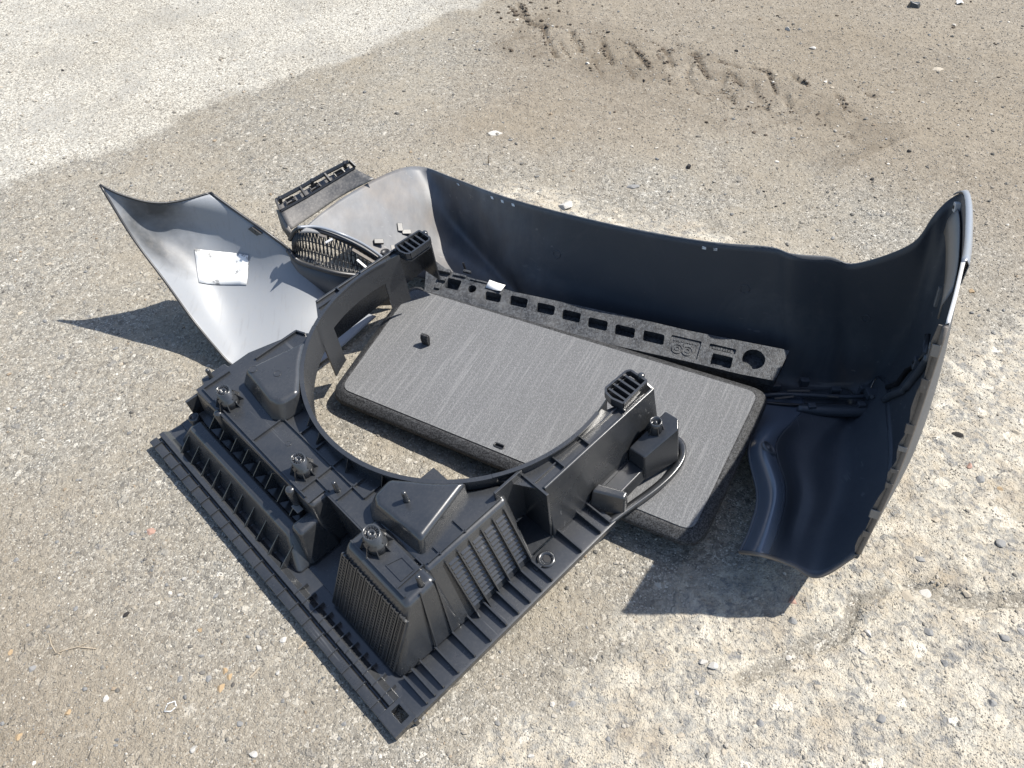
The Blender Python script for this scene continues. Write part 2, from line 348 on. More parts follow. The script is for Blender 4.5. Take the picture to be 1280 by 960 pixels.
def make_ground():
    xs = axis(-3.0, 3.0, .0105, (-90, 90)); ys = axis(.25, 4.7, .0105, (-60, 160))
    X, Y = np.meshgrid(xs, ys, indexing='ij'); h, pa, pb, pc, mu, trk = ground_height(X, Y)
    nx, ny = X.shape; v = np.stack([X, Y, h], -1).reshape(-1, 3)
    idx = np.arange(nx*ny).reshape(nx, ny); q = np.stack([idx[:-1, :-1], idx[1:, :-1], idx[1:, 1:], idx[:-1, 1:]], -1).reshape(-1, 4)
    me = bpy.data.meshes.new('ground'); me.vertices.add(len(v)); me.vertices.foreach_set('co', v.ravel().astype(np.float32))
    me.loops.add(q.size); me.loops.foreach_set('vertex_index', q.ravel().astype(np.int32))
    me.polygons.add(len(q)); me.polygons.foreach_set('loop_start', np.arange(0, q.size, 4, dtype=np.int32))
    me.update(calc_edges=True); me.polygons.foreach_set('use_smooth', np.ones(len(q), bool))
    for nm, arr in (('surface', np.stack([np.maximum(pa, 0), np.maximum(pb, pc*.75), mu, np.clip(trk, 0, 1)], -1)),):
        ca = me.attributes.new(nm, 'FLOAT_COLOR', 'POINT'); ca.data.foreach_set('color', arr.reshape(-1).astype(np.float32))
    o = bpy.data.objects.new('ground', me); COL.objects.link(o); tag(o, kind='structure')
    t = NT('gravelly_ground'); t.co = t.n.new('ShaderNodeNewGeometry').outputs['Position']
    at_ = t.n.new('ShaderNodeAttribute'); at_.attribute_name = 'surface'
    sp = t.n.new('ShaderNodeSeparateColor'); t.l.new(at_.outputs['Color'], sp.inputs[0])
    pa_, pb_, mu_ = sp.outputs[0], sp.outputs[1], sp.outputs[2]; tr_ = at_.outputs['Alpha']
    warp = t.n.new('ShaderNodeVectorMath'); warp.operation = 'MULTIPLY_ADD'
    t.l.new(t.noise(90, 2, .5, 0, None, 'Color'), warp.inputs[0]); warp.inputs[1].default_value = (.006, .006, .006); t.l.new(t.co, warp.inputs[2])
    wv = warp.outputs[0]
    # aggregate of three sizes, each stone with its own tone
    def stones(sc, stops):
        x = t.n.new('ShaderNodeTexVoronoi'); x.inputs['Scale'].default_value = sc; t.l.new(wv, x.inputs['Vector'])
        return t.ramp(x.outputs['Color'], stops), x.outputs['Distance']
    c1, d1 = stones(300, [(.10, (.12, .112, .10)), (.42, (.225, .212, .19)), (.72, (.315, .295, .262)), (.9, (.55, .525, .475))])
    c2, d2 = stones(80, [(.2, (.13, .122, .11)), (.5, (.235, .22, .195)), (.75, (.32, .29, .245)), (.9, (.55, .525, .48))])
    c3, d3 = stones(34, [(.2, (.17, .17, .172)), (.5, (.28, .27, .25)), (.8, (.39, .36, .31)), (.93, (.58, .55, .5))])
    m2 = t.ramp(t.noise(60, 2, .5), [(.50, 0.0), (.54, 1.0)])
    m3 = t.ramp(t.noise(21, 2, .5), [(.60, 0.0), (.63, 1.0)])
    col = t.mix(t.math('MULTIPLY', m2, .85), c1, c2)
    st3 = t.math('MULTIPLY', m3, t.ramp(d3, [(.40, 1.0), (.52, 0.0)]))
    col = t.mix(t.math('MULTIPLY', st3, .8), col, c3)
    # brown dust lying in the low places
    big = t.ramp(t.noise(1.6, 5, .6, .3), [(.44, 0.0), (.60, 1.0)])
    mid = t.ramp(t.noise(11, 4, .65), [(.42, 0.0), (.68, 1.0)])
    dust = t.math('ADD', t.math('MULTIPLY', big, .5), t.math('MULTIPLY', mid, .35), True)
    col = t.mix(dust, col, (.285, .25, .2))
    # mud and damp tread prints
    mudc = t.mix(t.ramp(t.noise(26, 5, .65), [(.35, 0.0), (.7, 1.0)]), (.18, .148, .112), (.285, .242, .19))
    col = t.mix(t.math('MULTIPLY', mu_, .62), col, mudc)
    col = t.mix(t.math('MULTIPLY', tr_, .8), col, (.105, .083, .06))
    # pale concrete with worn matrix
    matrix = t.mix(t.ramp(t.noise(17, 6, .7), [(.35, 0.0), (.68, 1.0)]), (.38, .325, .25), (.62, .575, .49))
    worn = t.ramp(t.noise(55, 5, .7, .5), [(.40, 0.0), (.56, 1.0)])
    pb_col = t.mix(t.math('MULTIPLY', worn, .72), c3, matrix)
    pb_col = t.mix(t.math('MULTIPLY', t.ramp(t.noise(6, 5, .65), [(.52, 0.0), (.72, 1.0)]), .6), pb_col, (.26, .205, .145))
    fb = t.math('ADD', pb_, t.math('MULTIPLY', t.math('SUBTRACT', t.noise(14, 6, .7), .5), 1.1), True)
    col = t.mix(t.ramp(fb, [(.30, 0.0), (.58, .95)]), col, pb_col)
    pa_col = t.mix(t.math('MULTIPLY', t.ramp(t.noise(120, 4, .7), [(.42, 0.0), (.6, 1.0)]), .75), c1, (.69, .66, .595))
    pa_col = t.mix(t.math('MULTIPLY', t.ramp(t.noise(3.2, 6, .7, .4), [(.48, 0.0), (.62, 1.0)]), .6), pa_col, (.33, .32, .30))
    fa = t.math('ADD', pa_, t.math('MULTIPLY', t.math('SUBTRACT', t.noise(12, 6, .7), .5), .9), True)
    col = t.mix(t.ramp(fa, [(.35, 0.0), (.66, .9)]), col, pa_col)
    hh = t.math('MULTIPLY', t.math('SUBTRACT', 1.0, d1), .0022)
    hh = t.math('ADD', hh, t.math('MULTIPLY', t.math('MULTIPLY', m2, t.math('SUBTRACT', .7, d2)), .0045))
    hh = t.math('ADD', hh, t.math('MULTIPLY', st3, .0035))
    hh = t.math('ADD', hh, t.math('MULTIPLY', t.noise(45, 4, .7), .008))
    b = t.bump(hh, .8, 1.0)
    col = t.mix(1.0, col, (.985, .985, .955), 'MULTIPLY')
    # large drifts of darker damp dust and paler grit
    col = t.mix(t.math('MULTIPLY', t.ramp(t.noise(.9, 5, .62, .5), [(.46, 0.0), (.66, 1.0)]), .32), col, t.mix(1.0, col, (.66, .61, .54), 'MULTIPLY'))
    t.out(col, .92, b, .2); me.materials.append(t.m)
    return o
make_ground()

def gz(x, y): return float(ground_height(np.array([[x]]), np.array([[y]]))[0][0, 0])
ICO_V = None
def ico():
    bm = bmesh.new(); bmesh.ops.create_icosphere(bm, subdivisions=1, radius=1.0)
    v = np.array([p.co[:] for p in bm.verts]); f = np.array([[q.index for q in p.verts] for p in bm.faces]); bm.free(); return v, f
def vcol_material(name, rough=.85):
    t = NT(name); a = t.n.new('ShaderNodeAttribute'); a.attribute_name = 'tone'
    c = t.mix(t.ramp(t.noise(260, 4, .65), [(.3, 0.0), (.75, 1.0)]), t.mix(1.0, a.outputs['Color'], (.72, .7, .68), 'MULTIPLY'), a.outputs['Color'])
    return t.out(c, rough, t.bump(t.noise(300, 4, .7), .5, .002), .3)
M['pebble'] = vcol_material('mixed_pebbles')
OCT = (np.array([(1, 0, 0), (-1, 0, 0), (0, 1, 0), (0, -1, 0), (0, 0, 1), (0, 0, -1)], float), np.array([(0, 2, 4), (2, 1, 4), (1, 3, 4), (3, 0, 4), (2, 0, 5), (1, 2, 5), (3, 1, 5), (0, 3, 5)]))
def scatter(name, px, py, size, tone, sink=.35, flat=(.45, .8), shape='ico'):
    v, f = OCT if shape == 'oct' else ico(); n = len(px)
    gh = ground_height(np.array(px)[None, :], np.array(py)[None, :]); h = gh[0][0]
    if name != 'mud_crumbs':
        pw = np.clip(np.maximum(np.maximum(gh[1][0], gh[2][0]), gh[3][0]*.6), 0, 1)[:, None]*.7; tone = tone*(1-pw) + pw*(np.array([(.44, .405, .345)])*RNG.uniform(.7, 1.25, (n, 1)))
    jit = RNG.uniform(.72, 1.15, (n, len(v), 1)); sc = np.stack([RNG.uniform(.75, 1.3, n), RNG.uniform(.65, 1.0, n), RNG.uniform(*flat, n)], -1)[:, None, :]
    P = v[None]*jit*sc*np.asarray(size)[:, None, None]
    a = RNG.uniform(0, 6.28, n); c, s = np.cos(a)[:, None], np.sin(a)[:, None]
    P = np.stack([P[..., 0]*c - P[..., 1]*s, P[..., 0]*s + P[..., 1]*c, P[..., 2]], -1)
    P += np.stack([px, py, h + np.asarray(size)*sink], -1)[:, None, :]
    Fc = (f[None] + (np.arange(n)*len(v))[:, None, None]).reshape(-1, 3)
    me = bpy.data.meshes.new(name); me.vertices.add(n*len(v)); me.vertices.foreach_set('co', P.ravel().astype(np.float32))
    me.loops.add(Fc.size); me.loops.foreach_set('vertex_index', Fc.ravel().astype(np.int32))
    me.polygons.add(len(Fc)); me.polygons.foreach_set('loop_start', np.arange(0, Fc.size, 3, dtype=np.int32)); me.update(calc_edges=True)
    me.polygons.foreach_set('use_smooth', np.ones(len(Fc), bool) if False else np.zeros(len(Fc), bool))
    t4 = np.concatenate([np.repeat(tone, len(v), 0), np.ones((n*len(v), 1))], 1)
    ca = me.attributes.new('tone', 'FLOAT_COLOR', 'POINT'); ca.data.foreach_set('color', t4.ravel().astype(np.float32))
    me.materials.append(M['pebble']); o = bpy.data.objects.new(name, me); COL.objects.link(o); return o
TONES = np.array([1.05, 1.03, .99])*np.array([(.16, .155, .145), (.24, .225, .2), (.3, .275, .235), (.4, .38, .34), (.2, .205, .21), (.55, .53, .49), (.27, .22, .165), (.12, .115, .11)])
def gravel():
    n = 120000
    y = .42 + 4.6*RNG.random(n)**1.35; x = RNG.uniform(-1, 1, n)*(.72 + y*.6)
    s = (.0013 + .0016*RNG.random(n)**2)*np.clip(.72 + .22*y, .8, 1.5)
    t = TONES[RNG.choice(len(TONES), n, p=[.16, .25, .20, .13, .10, .05, .08, .03])]*RNG.uniform(.85, 1.2, (n, 1))
    o = scatter('sand_grains', x, y, s, t, .3, shape='oct'); tag(o, 'fine sandy grains covering the bare ground', 'sand', kind='stuff')
    n = 9000
    y = .42 + 4.6*RNG.random(n)**1.3; x = RNG.uniform(-1, 1, n)*(.72 + y*.6)
    s = (.0026 + .005*RNG.random(n)**4)*np.clip(.75 + .2*y, .8, 1.4)
    t = TONES[RNG.choice(len(TONES), n, p=[.2, .2, .16, .14, .14, .08, .06, .02])]*RNG.uniform(.8, 1.2, (n, 1))
    o = scatter('gravel', x, y, s, t, .1); tag(o, 'loose gravel scattered over the bare ground', 'gravel', kind='stuff')
    # crumbs of damp mud along the slanted lug prints of the tyre track
    px, py, sz = [], [], []
    for (a, b, k) in STROKES:
        A, B = at(a[0], a[1], 0), at(b[0], b[1], 0); L = (B-A).length; n = int(L*110*k) + 2; w = .008*k
        bend = RNG.normal(0, .02)
        for q in range(n):
            t_ = RNG.random(); c = A.lerp(B, t_) + Vector((bend*math.sin(math.pi*t_), 0, 0)); px.append(c.x + RNG.normal(0, w*.6)); py.append(c.y + RNG.normal(0, w)); sz.append((.0035 + .006*RNG.random()**2)*(.55 + .45*k))
    ex = RNG.uniform(-.3, 2.6, 420); ey = RNG.uniform(2.7, 4.7, 420); px += list(ex); py += list(ey); sz += list(.002 + .008*RNG.random(420)**5)
    ex = RNG.normal(.10, .14, 150); ey = RNG.normal(4.1, .3, 150); px += list(ex); py += list(ey); sz += list(.003 + .012*RNG.random(150)**3)
    n = len(px); t = np.array([(.105, .083, .061)])*RNG.uniform(.6, 1.5, (n, 1))
    o = scatter('mud_crumbs', np.array(px), np.array(py), np.array(sz), t, .25, (.3, .6)); tag(o, 'brown crumbs of mud thrown up along the tyre track', 'mud', kind='stuff')
gravel()

# ------------------------------------------------------------------ bumper cover lying open, its inside up
bump = empty('bumper_cover', Matrix.Translation(Vector((.3, 1.55, .0)))); INV = bump.matrix_world.inverted()
tag(bump, 'large black plastic car bumper cover lying open with its inner side up', 'bumper')
def wb(mb):                               # world points into the bumper's own frame
    mb.v = [tuple(INV @ Vector(p)) for p in mb.v]; return mb
LN = Vector((.6, -.3, .74)).normalized(); LP0 = at(540, 345, .05)
def litz(px, py, lift=0.0):
    """point on the panel's slanting corner"""
    x = (px - W/2)/F; y = -(py - H/2)/F; O = Vector((0, 0, HC))
    d = Vector((x, math.cos(TH) + y*math.sin(TH), -math.sin(TH) + y*math.cos(TH))); z = (O + d*((LP0 - O).dot(LN)/d.dot(LN))).z
    z = .03 + .5*((z-.03) + math.sqrt((z-.03)**2 + .0012)); return at(px, py, z + lift)
LEFT = [
 [(374,291,0),(402,266,0),(440,240,0),(490,214,0),(525,208,.0)],
 [(392,291,0),(425,279,0),(466,262,0),(510,246,0),(552,252,.01)],
 [(416,297,0),(453,293,0),(500,288,0),(540,288,0),(584,300,0)],
 [(448,312,0),(485,312,0),(530,320,0),(575,330,0),(618,348,0)],
 [(486,334,0),(520,345,0),(560,358,0),(610,372,0),(650,385,-.01)]]
# upright part of the panel: picture place of the upper edge, its height, and of the foot
UP = [((560,220),.245,(650,372)), ((640,249),.298,(672,392)), ((760,280),.350,(772,420)), ((880,302),.362,(887,449)), ((960,309),.374,(962,468)), ((990,318),.38,(994,476)), ((1038,322),.38,(1040,480)), ((1070,330),.375,(1068,482))]
# side of the bumper running forward to its upright wheel-arch edge (height, feet and floor in metres)
def side_col(top, foot, floor):
    T, Fo = np.array(at(*top)), np.array(foot)
    return [T, T*.62 + Fo*.38 + np.array((.018, -.004, 0)), T*.28 + Fo*.72 + np.array((.02, -.004, 0)), Fo, Fo + np.array((-.004, 0, -.006))]
SIDE = [side_col((1140,305,.47), (.955,1.41,.07), 0), side_col((1172,264,.55), (.945,1.335,.12), 0),
 side_col((1203,243,.60), (.905,1.24,.14), 0), side_col((1206,300,.625), (.855,1.085,.15), 0),
 side_col((1196,355,.68), (.790,.955,.16), 0),
 [at(1182,408,.70),(.690,.860,.48),(.686,.832,.36),(.678,.806,.19),(.674,.806,.184)]]
FLOOR = [(.915,1.365,.035),(.87,1.295,.035),(.825,1.20,.04),(.77,1.055,.055),(.70,.93,.08),(.615,.792,.125)]
def column(top, zt, foot):
    T, B = np.array(at(*top, zt)), np.array(at(*foot, .022)); out = []
    for k, b in ((0, 0), (.36, .03), (.70, .035), (1.0, 0)): out.append(T*(1-k) + B*k + np.array((0, b*.5, 0)))
    out.append(B + np.array((.0, -.07, -.004))); return out
def main_grid():
    rows = [[np.array(litz(*q)) for q in r] for r in LEFT]
    for c in UP:
        for r, p in zip(rows, column(*c)): r.append(p)
    for c in SIDE:
        for r, p in zip(rows, c): r.append(np.array(p))
    rows = [cr(r, 7) for r in rows]; C = [cr([r[j] for r in rows], 7) for j in range(len(rows[0]))]
    return [[C[j][i] for j in range(len(C))] for i in range(len(C[0]))]
GM = main_grid()
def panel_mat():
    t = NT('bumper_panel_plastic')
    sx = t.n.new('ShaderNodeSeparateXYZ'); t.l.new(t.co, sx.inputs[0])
    lit_corner = t.math('SUBTRACT', -.12, sx.outputs['X']); lit_corner = t.math('ADD', t.math('MULTIPLY', lit_corner, 4.0), t.math('MULTIPLY', t.math('SUBTRACT', t.noise(4.5, 5, .6, .5), .5), 2.2), True)  # paints the sunlit left corner paler, together with brown dust smudges
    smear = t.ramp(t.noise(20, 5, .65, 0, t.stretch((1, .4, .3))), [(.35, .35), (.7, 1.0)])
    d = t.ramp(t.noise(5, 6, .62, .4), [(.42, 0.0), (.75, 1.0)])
    fac = t.math('ADD', t.math('MULTIPLY', d, .05), t.math('MULTIPLY', t.math('MULTIPLY', lit_corner, smear), .36), True)
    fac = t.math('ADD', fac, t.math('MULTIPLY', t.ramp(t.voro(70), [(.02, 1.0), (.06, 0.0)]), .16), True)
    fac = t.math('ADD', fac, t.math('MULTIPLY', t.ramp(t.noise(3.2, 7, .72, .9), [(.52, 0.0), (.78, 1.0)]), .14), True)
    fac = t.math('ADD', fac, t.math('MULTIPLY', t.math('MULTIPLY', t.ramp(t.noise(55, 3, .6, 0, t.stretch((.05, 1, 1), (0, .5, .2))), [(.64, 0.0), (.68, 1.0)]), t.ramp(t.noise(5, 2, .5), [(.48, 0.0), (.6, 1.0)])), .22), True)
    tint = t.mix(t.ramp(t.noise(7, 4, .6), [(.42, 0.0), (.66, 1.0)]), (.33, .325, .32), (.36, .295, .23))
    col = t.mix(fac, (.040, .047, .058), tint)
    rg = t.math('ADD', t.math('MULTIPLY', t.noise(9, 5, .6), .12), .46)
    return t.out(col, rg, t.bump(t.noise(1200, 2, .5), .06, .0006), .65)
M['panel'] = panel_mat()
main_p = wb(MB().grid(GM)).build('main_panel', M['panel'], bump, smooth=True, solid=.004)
VAL = [
 [(950,490,.03),(985,488,.03),(1022,487,.03),(1056,485,.03)],
 [(950,508,.05),(985,512,.05),(1020,515,.045),(1055,512,.04)],
 [(936,560,.075),(957,553,.125),(985,557,.06),(1015,563,.045)],
 [(947,618,.10),(971,609,.155),(994,614,.065),(1018,622,.058)],
 [(939,658,.115),(963,655,.175),(985,662,.085),(1002,671,.082)],
 [(925,690,.12),(949,693,.18),(971,699,.13),(992,707,.12)]]
def valance_grid():
    rows = [[np.array(at(*q)) for q in r] + [np.array(FLOOR[k]), np.array(SIDE[k][3])] for k, r in enumerate(VAL)]
    rows = [cr(r, 12) for r in rows]; C = [cr([r[j] for r in rows], 7) for j in range(len(rows[0]))]
    C[-1] = np.array([GM[21][len(GM[0]) - 36 + k] for k in range(36)]); C[-2] = C[-2]*.5 + (C[-3] + C[-1])*.25
    return [[C[j][i] for j in range(len(C))] for i in range(len(C[0]))]
GV = valance_grid()
wb(MB().grid([r[18:] for r in GV])).build('lower_valance', M['bumper'], bump, smooth=True, solid=.004)
wb(MB().grid([r[:19] for r in GV])).build('opening_lip', M['gloss'], bump, smooth=True, solid=.004)
WING = [
 [(125,231,.41),(150,243,.385),(187,253,.355),(220,252,.34),(263,241,.335)],
 [(165,296,.29),(188,293,.262),(220,290,.245),(255,283,.245),(305,271,.28)],
 [(205,350,.195),(229,345,.165),(258,335,.152),(296,320,.172),(338,294,.24)],
 [(241,400,.105),(264,390,.085),(293,378,.082),(331,356,.112),(368,318,.185)],
 [(274,440,.05),(291,430,.038),(316,418,.04),(352,396,.062),(398,354,.11)],
 [(293,459,.022),(312,452,.018),(340,446,.018),(378,425,.03),(426,380,.055)],
 [(330,484,.012),(352,478,.010),(385,462,.012),(425,435,.015),(470,395,.03)]]
GW = patch(WING, 8, 8)
wb(MB().grid(GW)).build('corner_wing', M['pale_wing'], bump, smooth=True, solid=.004)
tagp = lambda o, l: tag(o, l)
# thin dark return along the wing's edges
wb(MB().tube([Vector(r[0]) for r in GW[:44]], .0035, 6)).build('wing_edge', M['black'], bump, smooth=True)
wb(MB().tube([Vector(p) for p in GW[0]], .003, 6)).build('wing_edge', M['black'], bump, smooth=True)
wb(MB().tube([Vector(r[-1]) for r in GW[:34]], .0045, 6)).build('wing_edge', M['black'], bump, smooth=True)
def box_at(p, a, b, n, la, lb, h, lift=0.0):
    """small block centred at p, half-lengths la along a and lb along b, height h along n"""
    a, b, n = Vector(a).normalized(), Vector(b).normalized(), Vector(n).normalized()
    bot = [p + a*sa*la + b*sb*lb + n*lift for sa, sb in ((-1, -1), (1, -1), (1, 1), (-1, 1))]
    return MB().prism(bot, [q + n*h for q in bot])
def clip(G, i, j, la, lb, h, m='clip', name='clip', lift=-.001, hole=True):
    p, a, b, n = frame_on(G, i, j)
    o = wb(box_at(p, a, b, n, la, lb, h, lift)).build(name, M[m], bump, bevel=.0015)
    if hole:
        wb(MB().tube([p + n*(h*.5), p + n*(h + .0012)], min(la, lb)*.45, 10)).build('clip_hole', M['black'], o)
    return o
# clip on the wing edge, paper label stuck inside the wing
clip(GW, 13, len(GW[0])-2, .016, .008, .012, 'black')
def sub(G, i0, i1, j0, j1, ni, nj, lift):
    """piece of the dense sheet G, lifted along its normal"""
    out = []
    for a in range(ni+1):
        r = []
        for b in range(nj+1):
            i = i0 + (i1-i0)*a/ni; j = j0 + (j1-j0)*b/nj; I, J = int(i), int(j); fi, fj = i-I, j-J
            I2, J2 = min(I+1, len(G)-1), min(J+1, len(G[0])-1)
            p = (np.array(G[I][J])*(1-fi) + np.array(G[I2][J])*fi)*(1-fj) + (np.array(G[I][J2])*(1-fi) + np.array(G[I2][J2])*fi)*fj
            n = frame_on(G, I, J)[3]; r.append(tuple(Vector(p) + n*lift))
        out.append(r)
    return out
def nearest(G, px, py):
    best = (1e9, 0, 0)
    for i, r in enumerate(G):
        for j, p in enumerate(r):
            y = p[1]; z = p[2] - HC; zc = y*math.cos(TH) - z*math.sin(TH); yc = y*math.sin(TH) + z*math.cos(TH)
            d = (W/2 + F*p[0]/zc - px)**2 + (H/2 - F*yc/zc - py)**2
            if d < best[0]: best = (d, i, j)
    return best[1], best[2]
def quad_on(G, corners, n, m, lift):
    """sheet between four picture corners, laid on G"""
    c = [np.array(G[i][j]) for i, j in (nearest(G, *q) for q in corners)]
    out = []
    for a in range(n+1):
        r = []
        for b in range(m+1):
            s, t = a/n, b/m; p = (c[0]*(1-t) + c[1]*t)*(1-s) + (c[3]*(1-t) + c[2]*t)*s
            # drop onto the sheet
            best = min(((np.linalg.norm(np.array(q) - p), i, j) for i, row in enumerate(G) for j, q in enumerate(row)), key=lambda k: k[0])
            _, i, j = best; q, _, _, nn = frame_on(G, i, j); pv = Vector(p); pv = pv - nn*((pv - q).dot(nn)) + nn*lift
            r.append(tuple(pv))
        out.append(r)
    return out
lab = wb(MB().grid(quad_on(GW, [(244, 313), (309, 319), (310, 354), (247, 350)], 5, 6, .003))).build('paper_label', M['paper'], bump, smooth=True, solid=.0004)
tag(lab, 'white paper label with a scuffed corner')
# wheel-arch edge: scuffed lip with torn tabs; painted roll along the top of the side
def snap(px, py, lift=0.0):
    i, j = nearest(GM, px, py); p, a, b, n = frame_on(GM, i, j); c = Vector((.3, 1.0, .9)) - p
    return p + (n if n.dot(c) > 0 else -n)*lift, a, b, (n if n.dot(c) > 0 else -n)
def clip_s(px, py, la, lb, h, m='clip', name='clip', hole=True):
    p, a, b, n = snap(px, py, -.001)
    o = wb(box_at(p, a, b, n, la, lb, h)).build(name, M[m], bump, bevel=.0015)
    if hole: wb(MB().tube([p + n*(h*.5), p + n*(h + .0012)], min(la, lb)*.45, 10)).build('clip_hole', M['black'], o)
    return o
arch = [Vector(GM[i][-1]) for i in range(0, 22)]
wb(MB().tube(arch, .005, 8)).build('arch_edge', M['edge'], bump, smooth=True)
wb(MB().tube([Vector(p) for p in GV[-1]] + [Vector(GM[19][-1])], .0042, 6)).build('valance_edge', M['edge'], bump, smooth=True)
wb(MB().tube([Vector(r[0]) for r in GV], .004, 6)).build('valance_edge', M['bumper'], bump, smooth=True)
# bent-in return of the wheel arch, with torn and dirty tabs
inw = Vector((-.93, .36, 0)); ret = [[tuple(Vector(GM[i][-1])), tuple(Vector(GM[i][-1]) + inw*(.010 + .003*math.sin(i*1.7)))] for i in range(0, 22)]
wb(MB().grid(ret)).build('arch_return', M['edge'], bump, solid=.002)
for k in range(8):
    i = 1 + int(2.5*k); A, B = Vector(GM[i][-1]) + Vector((0, -.003, 0)), Vector(GM[i+1][-1]) + Vector((0, -.003, 0)); B = A.lerp(B, .55 + .4*random.random())
    w_ = .012 + .006*random.random(); q = [A, A + inw*w_, B + inw*w_*.9, B]
    o = wb(MB().prism(q, [p + Vector((0, -.003, .001)) for p in q])).build('edge_tab', M['edge' if k % 3 else 'clip'], bump, bevel=.001)
NC = len(GM[0]); j0 = NC - 1 - 7*3
top_e = [Vector(GM[0][j]) for j in range(j0-3, NC)]
sk = [[tuple(p + Vector((-.002, 0, .004))), tuple(p + Vector((.012, .006, .004))), tuple(p + Vector((.024, .014, -.012))), tuple(p + Vector((.03, .018, -.06)))] for p in top_e]
cut = 15
wb(MB().grid(sk[:cut])).build('outer_skin', M['paint'], bump, smooth=True, solid=.002)
wb(MB().grid([[q[0], tuple(Vector(q[0])*.5 + Vector(q[1])*.5), tuple(Vector(q[0])*.3 + Vector(q[1])*.7 + Vector((0, 0, -.012)))] for q in sk[cut-1:]])).build('outer_skin', M['pale'], bump, smooth=True, solid=.002)  # front stretch coloured pale to paint in its sunlit strip
# inner mounting flange below the top edge, with its clips
fl = []
for j in range(j0, j0+14):
    p, q = Vector(GM[1][j]), Vector(GM[3][j]); n = frame_on(GM, 2, j)[3]; n = n if n.x < 0 else -n
    fl.append([tuple(p + n*.006), tuple(p*.5 + q*.5 + n*.018), tuple(q + n*.020)])
wb(MB().grid(fl)).build('mounting_flange', M['clip'], bump, smooth=True, solid=.003)
clip_s(1197, 262, .010, .009, .012, 'pale', 'steel_clip'); clip_s(1186, 352, .010, .009, .012, 'pale', 'steel_clip')
clip_s(1172, 440, .014, .014, .02, 'clip'); clip_s(1170, 372, .022, .006, .008, 'clip', 'tab', False); clip_s(1150, 458, .012, .010, .014, 'bumper')
# lower edge of the painted panel seen as a line of joint on the side
ln = [snap(x, y, .004)[0] for x, y in ((1112,486),(1124,478),(1136,466),(1148,452),(1158,438),(1166,420))]
wb(MB().tube(ln, .007, 8)).build('joint_bead', M['black'], bump, smooth=True)
lg2 = [Vector(p) for p in cr([snap(x, y, .006)[0] for x, y in ((1098,500),(1116,497),(1130,490),(1143,478),(1154,464),(1163,448))], 4)]
wb(MB().tube(lg2, .009, 8)).build('moulded_ledge', M['bumper'], bump, smooth=True)
# fastening holes along the upper edge, pale blocks standing in for the light behind
for px, py in ((571, 227), (611, 247), (625, 252), (637, 253), (884, 308), (901, 309)):
    i, j = nearest(GM, px, py); p, a, b, n = frame_on(GM, max(i, 1), j)
    wb(box_at(p, a, b, n, .004, .005, .002)).build('hole_light', M['paper'], bump, bevel=.0008)
for px, py, r in ((700,320,.012), (930,360,.012), (1080,400,.010)):
    p, a, b, n = snap(px, py, .0005); t1 = a.cross(n).normalized(); ring = [p + (a*math.cos(k*math.pi/8) + t1*math.sin(k*math.pi/8))*r for k in range(17)]
    wb(MB().tube(ring, .0008, 5)).build('mould_ring', M['bumper'], bump, smooth=True)
# slotted joint between main panel and valance
ln = [at(*q) for q in ((950,494,.05),(985,493,.052),(1030,495,.052),(1070,496,.055),(1100,493,.055),(1114,488,.06))]
ln = [Vector(p) for p in cr(ln, 6)]
wb(MB().tube(ln, .006, 8)).build('joint_bead', M['bumper'], bump, smooth=True)
ln2 = [Vector(p) for p in cr([at(*q) for q in ((955,503,.05),(990,506,.05),(1040,506,.05),(1085,506,.055),(1108,500,.06))], 6)]
wb(MB().tube(ln2, .004, 6)).build('joint_bead', M['black'], bump, smooth=True)
for (x0, y0, x1, y1, z) in ((968,499,992,496,.058), (984,489,1012,489,.060), (1034,496,1048,497,.060)):
    wb(MB().beam(at(x0, y0, z), at(x1, y1, z), .006, .003)).build('light_gap', M['edge'], bump, bevel=.001)
for (px, py, z, s) in ((1005,478,.05,1), (1044,489,.05,1), (1080,487,.056,1), (1108,486,.068,1), (969,484,.05,1), (1014,510,.056,.8), (1076,508,.06,.8)):
    p = at(px, py, z); o = wb(MB().box(p.x-.012*s, p.x+.012*s, p.y-.008, p.y+.008, z-.01, z+.012)).build('snap_tab', M['bumper'], bump, bevel=.002)
o = wb(box_at(at(1090, 496, .062), (1, -.1, .1), (0, 1, 0), (0, 0, 1), .018, .014, .02)).build('clip', M['bumper'], bump, bevel=.002)
wb(MB().tube([at(1090, 496, .078), at(1090, 496, .084)], .005, 10)).build('clip_hole', M['black'], o)
# moulded pad below the joint
pad0 = [at(*q) for q in ((995,515,.048),(1030,520,.048),(1075,521,.05),(1100,514,.055),(1118,502,.07))]
pad1 = [at(*q) for q in ((1000,505,.058),(1032,505,.06),(1075,506,.062),(1096,501,.065),(1110,494,.075))]
pg = MB().grid([[tuple(p) for p in cr(pad0, 5)], [tuple(p + np.array((0, .002, .012))) for p in cr(pad0, 5)*.8 + cr(pad1, 5)*.2], [tuple(p) for p in cr(pad1, 5)]])
wb(pg).build('moulded_pad', M['bumper'], bump, smooth=True, solid=.003)
# boss on the tube-like edge of the fog lamp opening
i, j = nearest(GV, 962, 560); p, a, b, n = frame_on(GV, i, j)
boss = MB().lathe([(.020, -.004), (.020, .002), (.016, .004), (.014, .001), (.006, .001), (.005, .004), (.0, .004)], n=20)
Rm = Matrix((b, n.cross(b), n)).transposed().to_4x4(); boss.v = [tuple(p + (Rm @ Vector(q))) for q in boss.v]
wb(boss).build('boss', M['bumper'], bump, smooth=True)
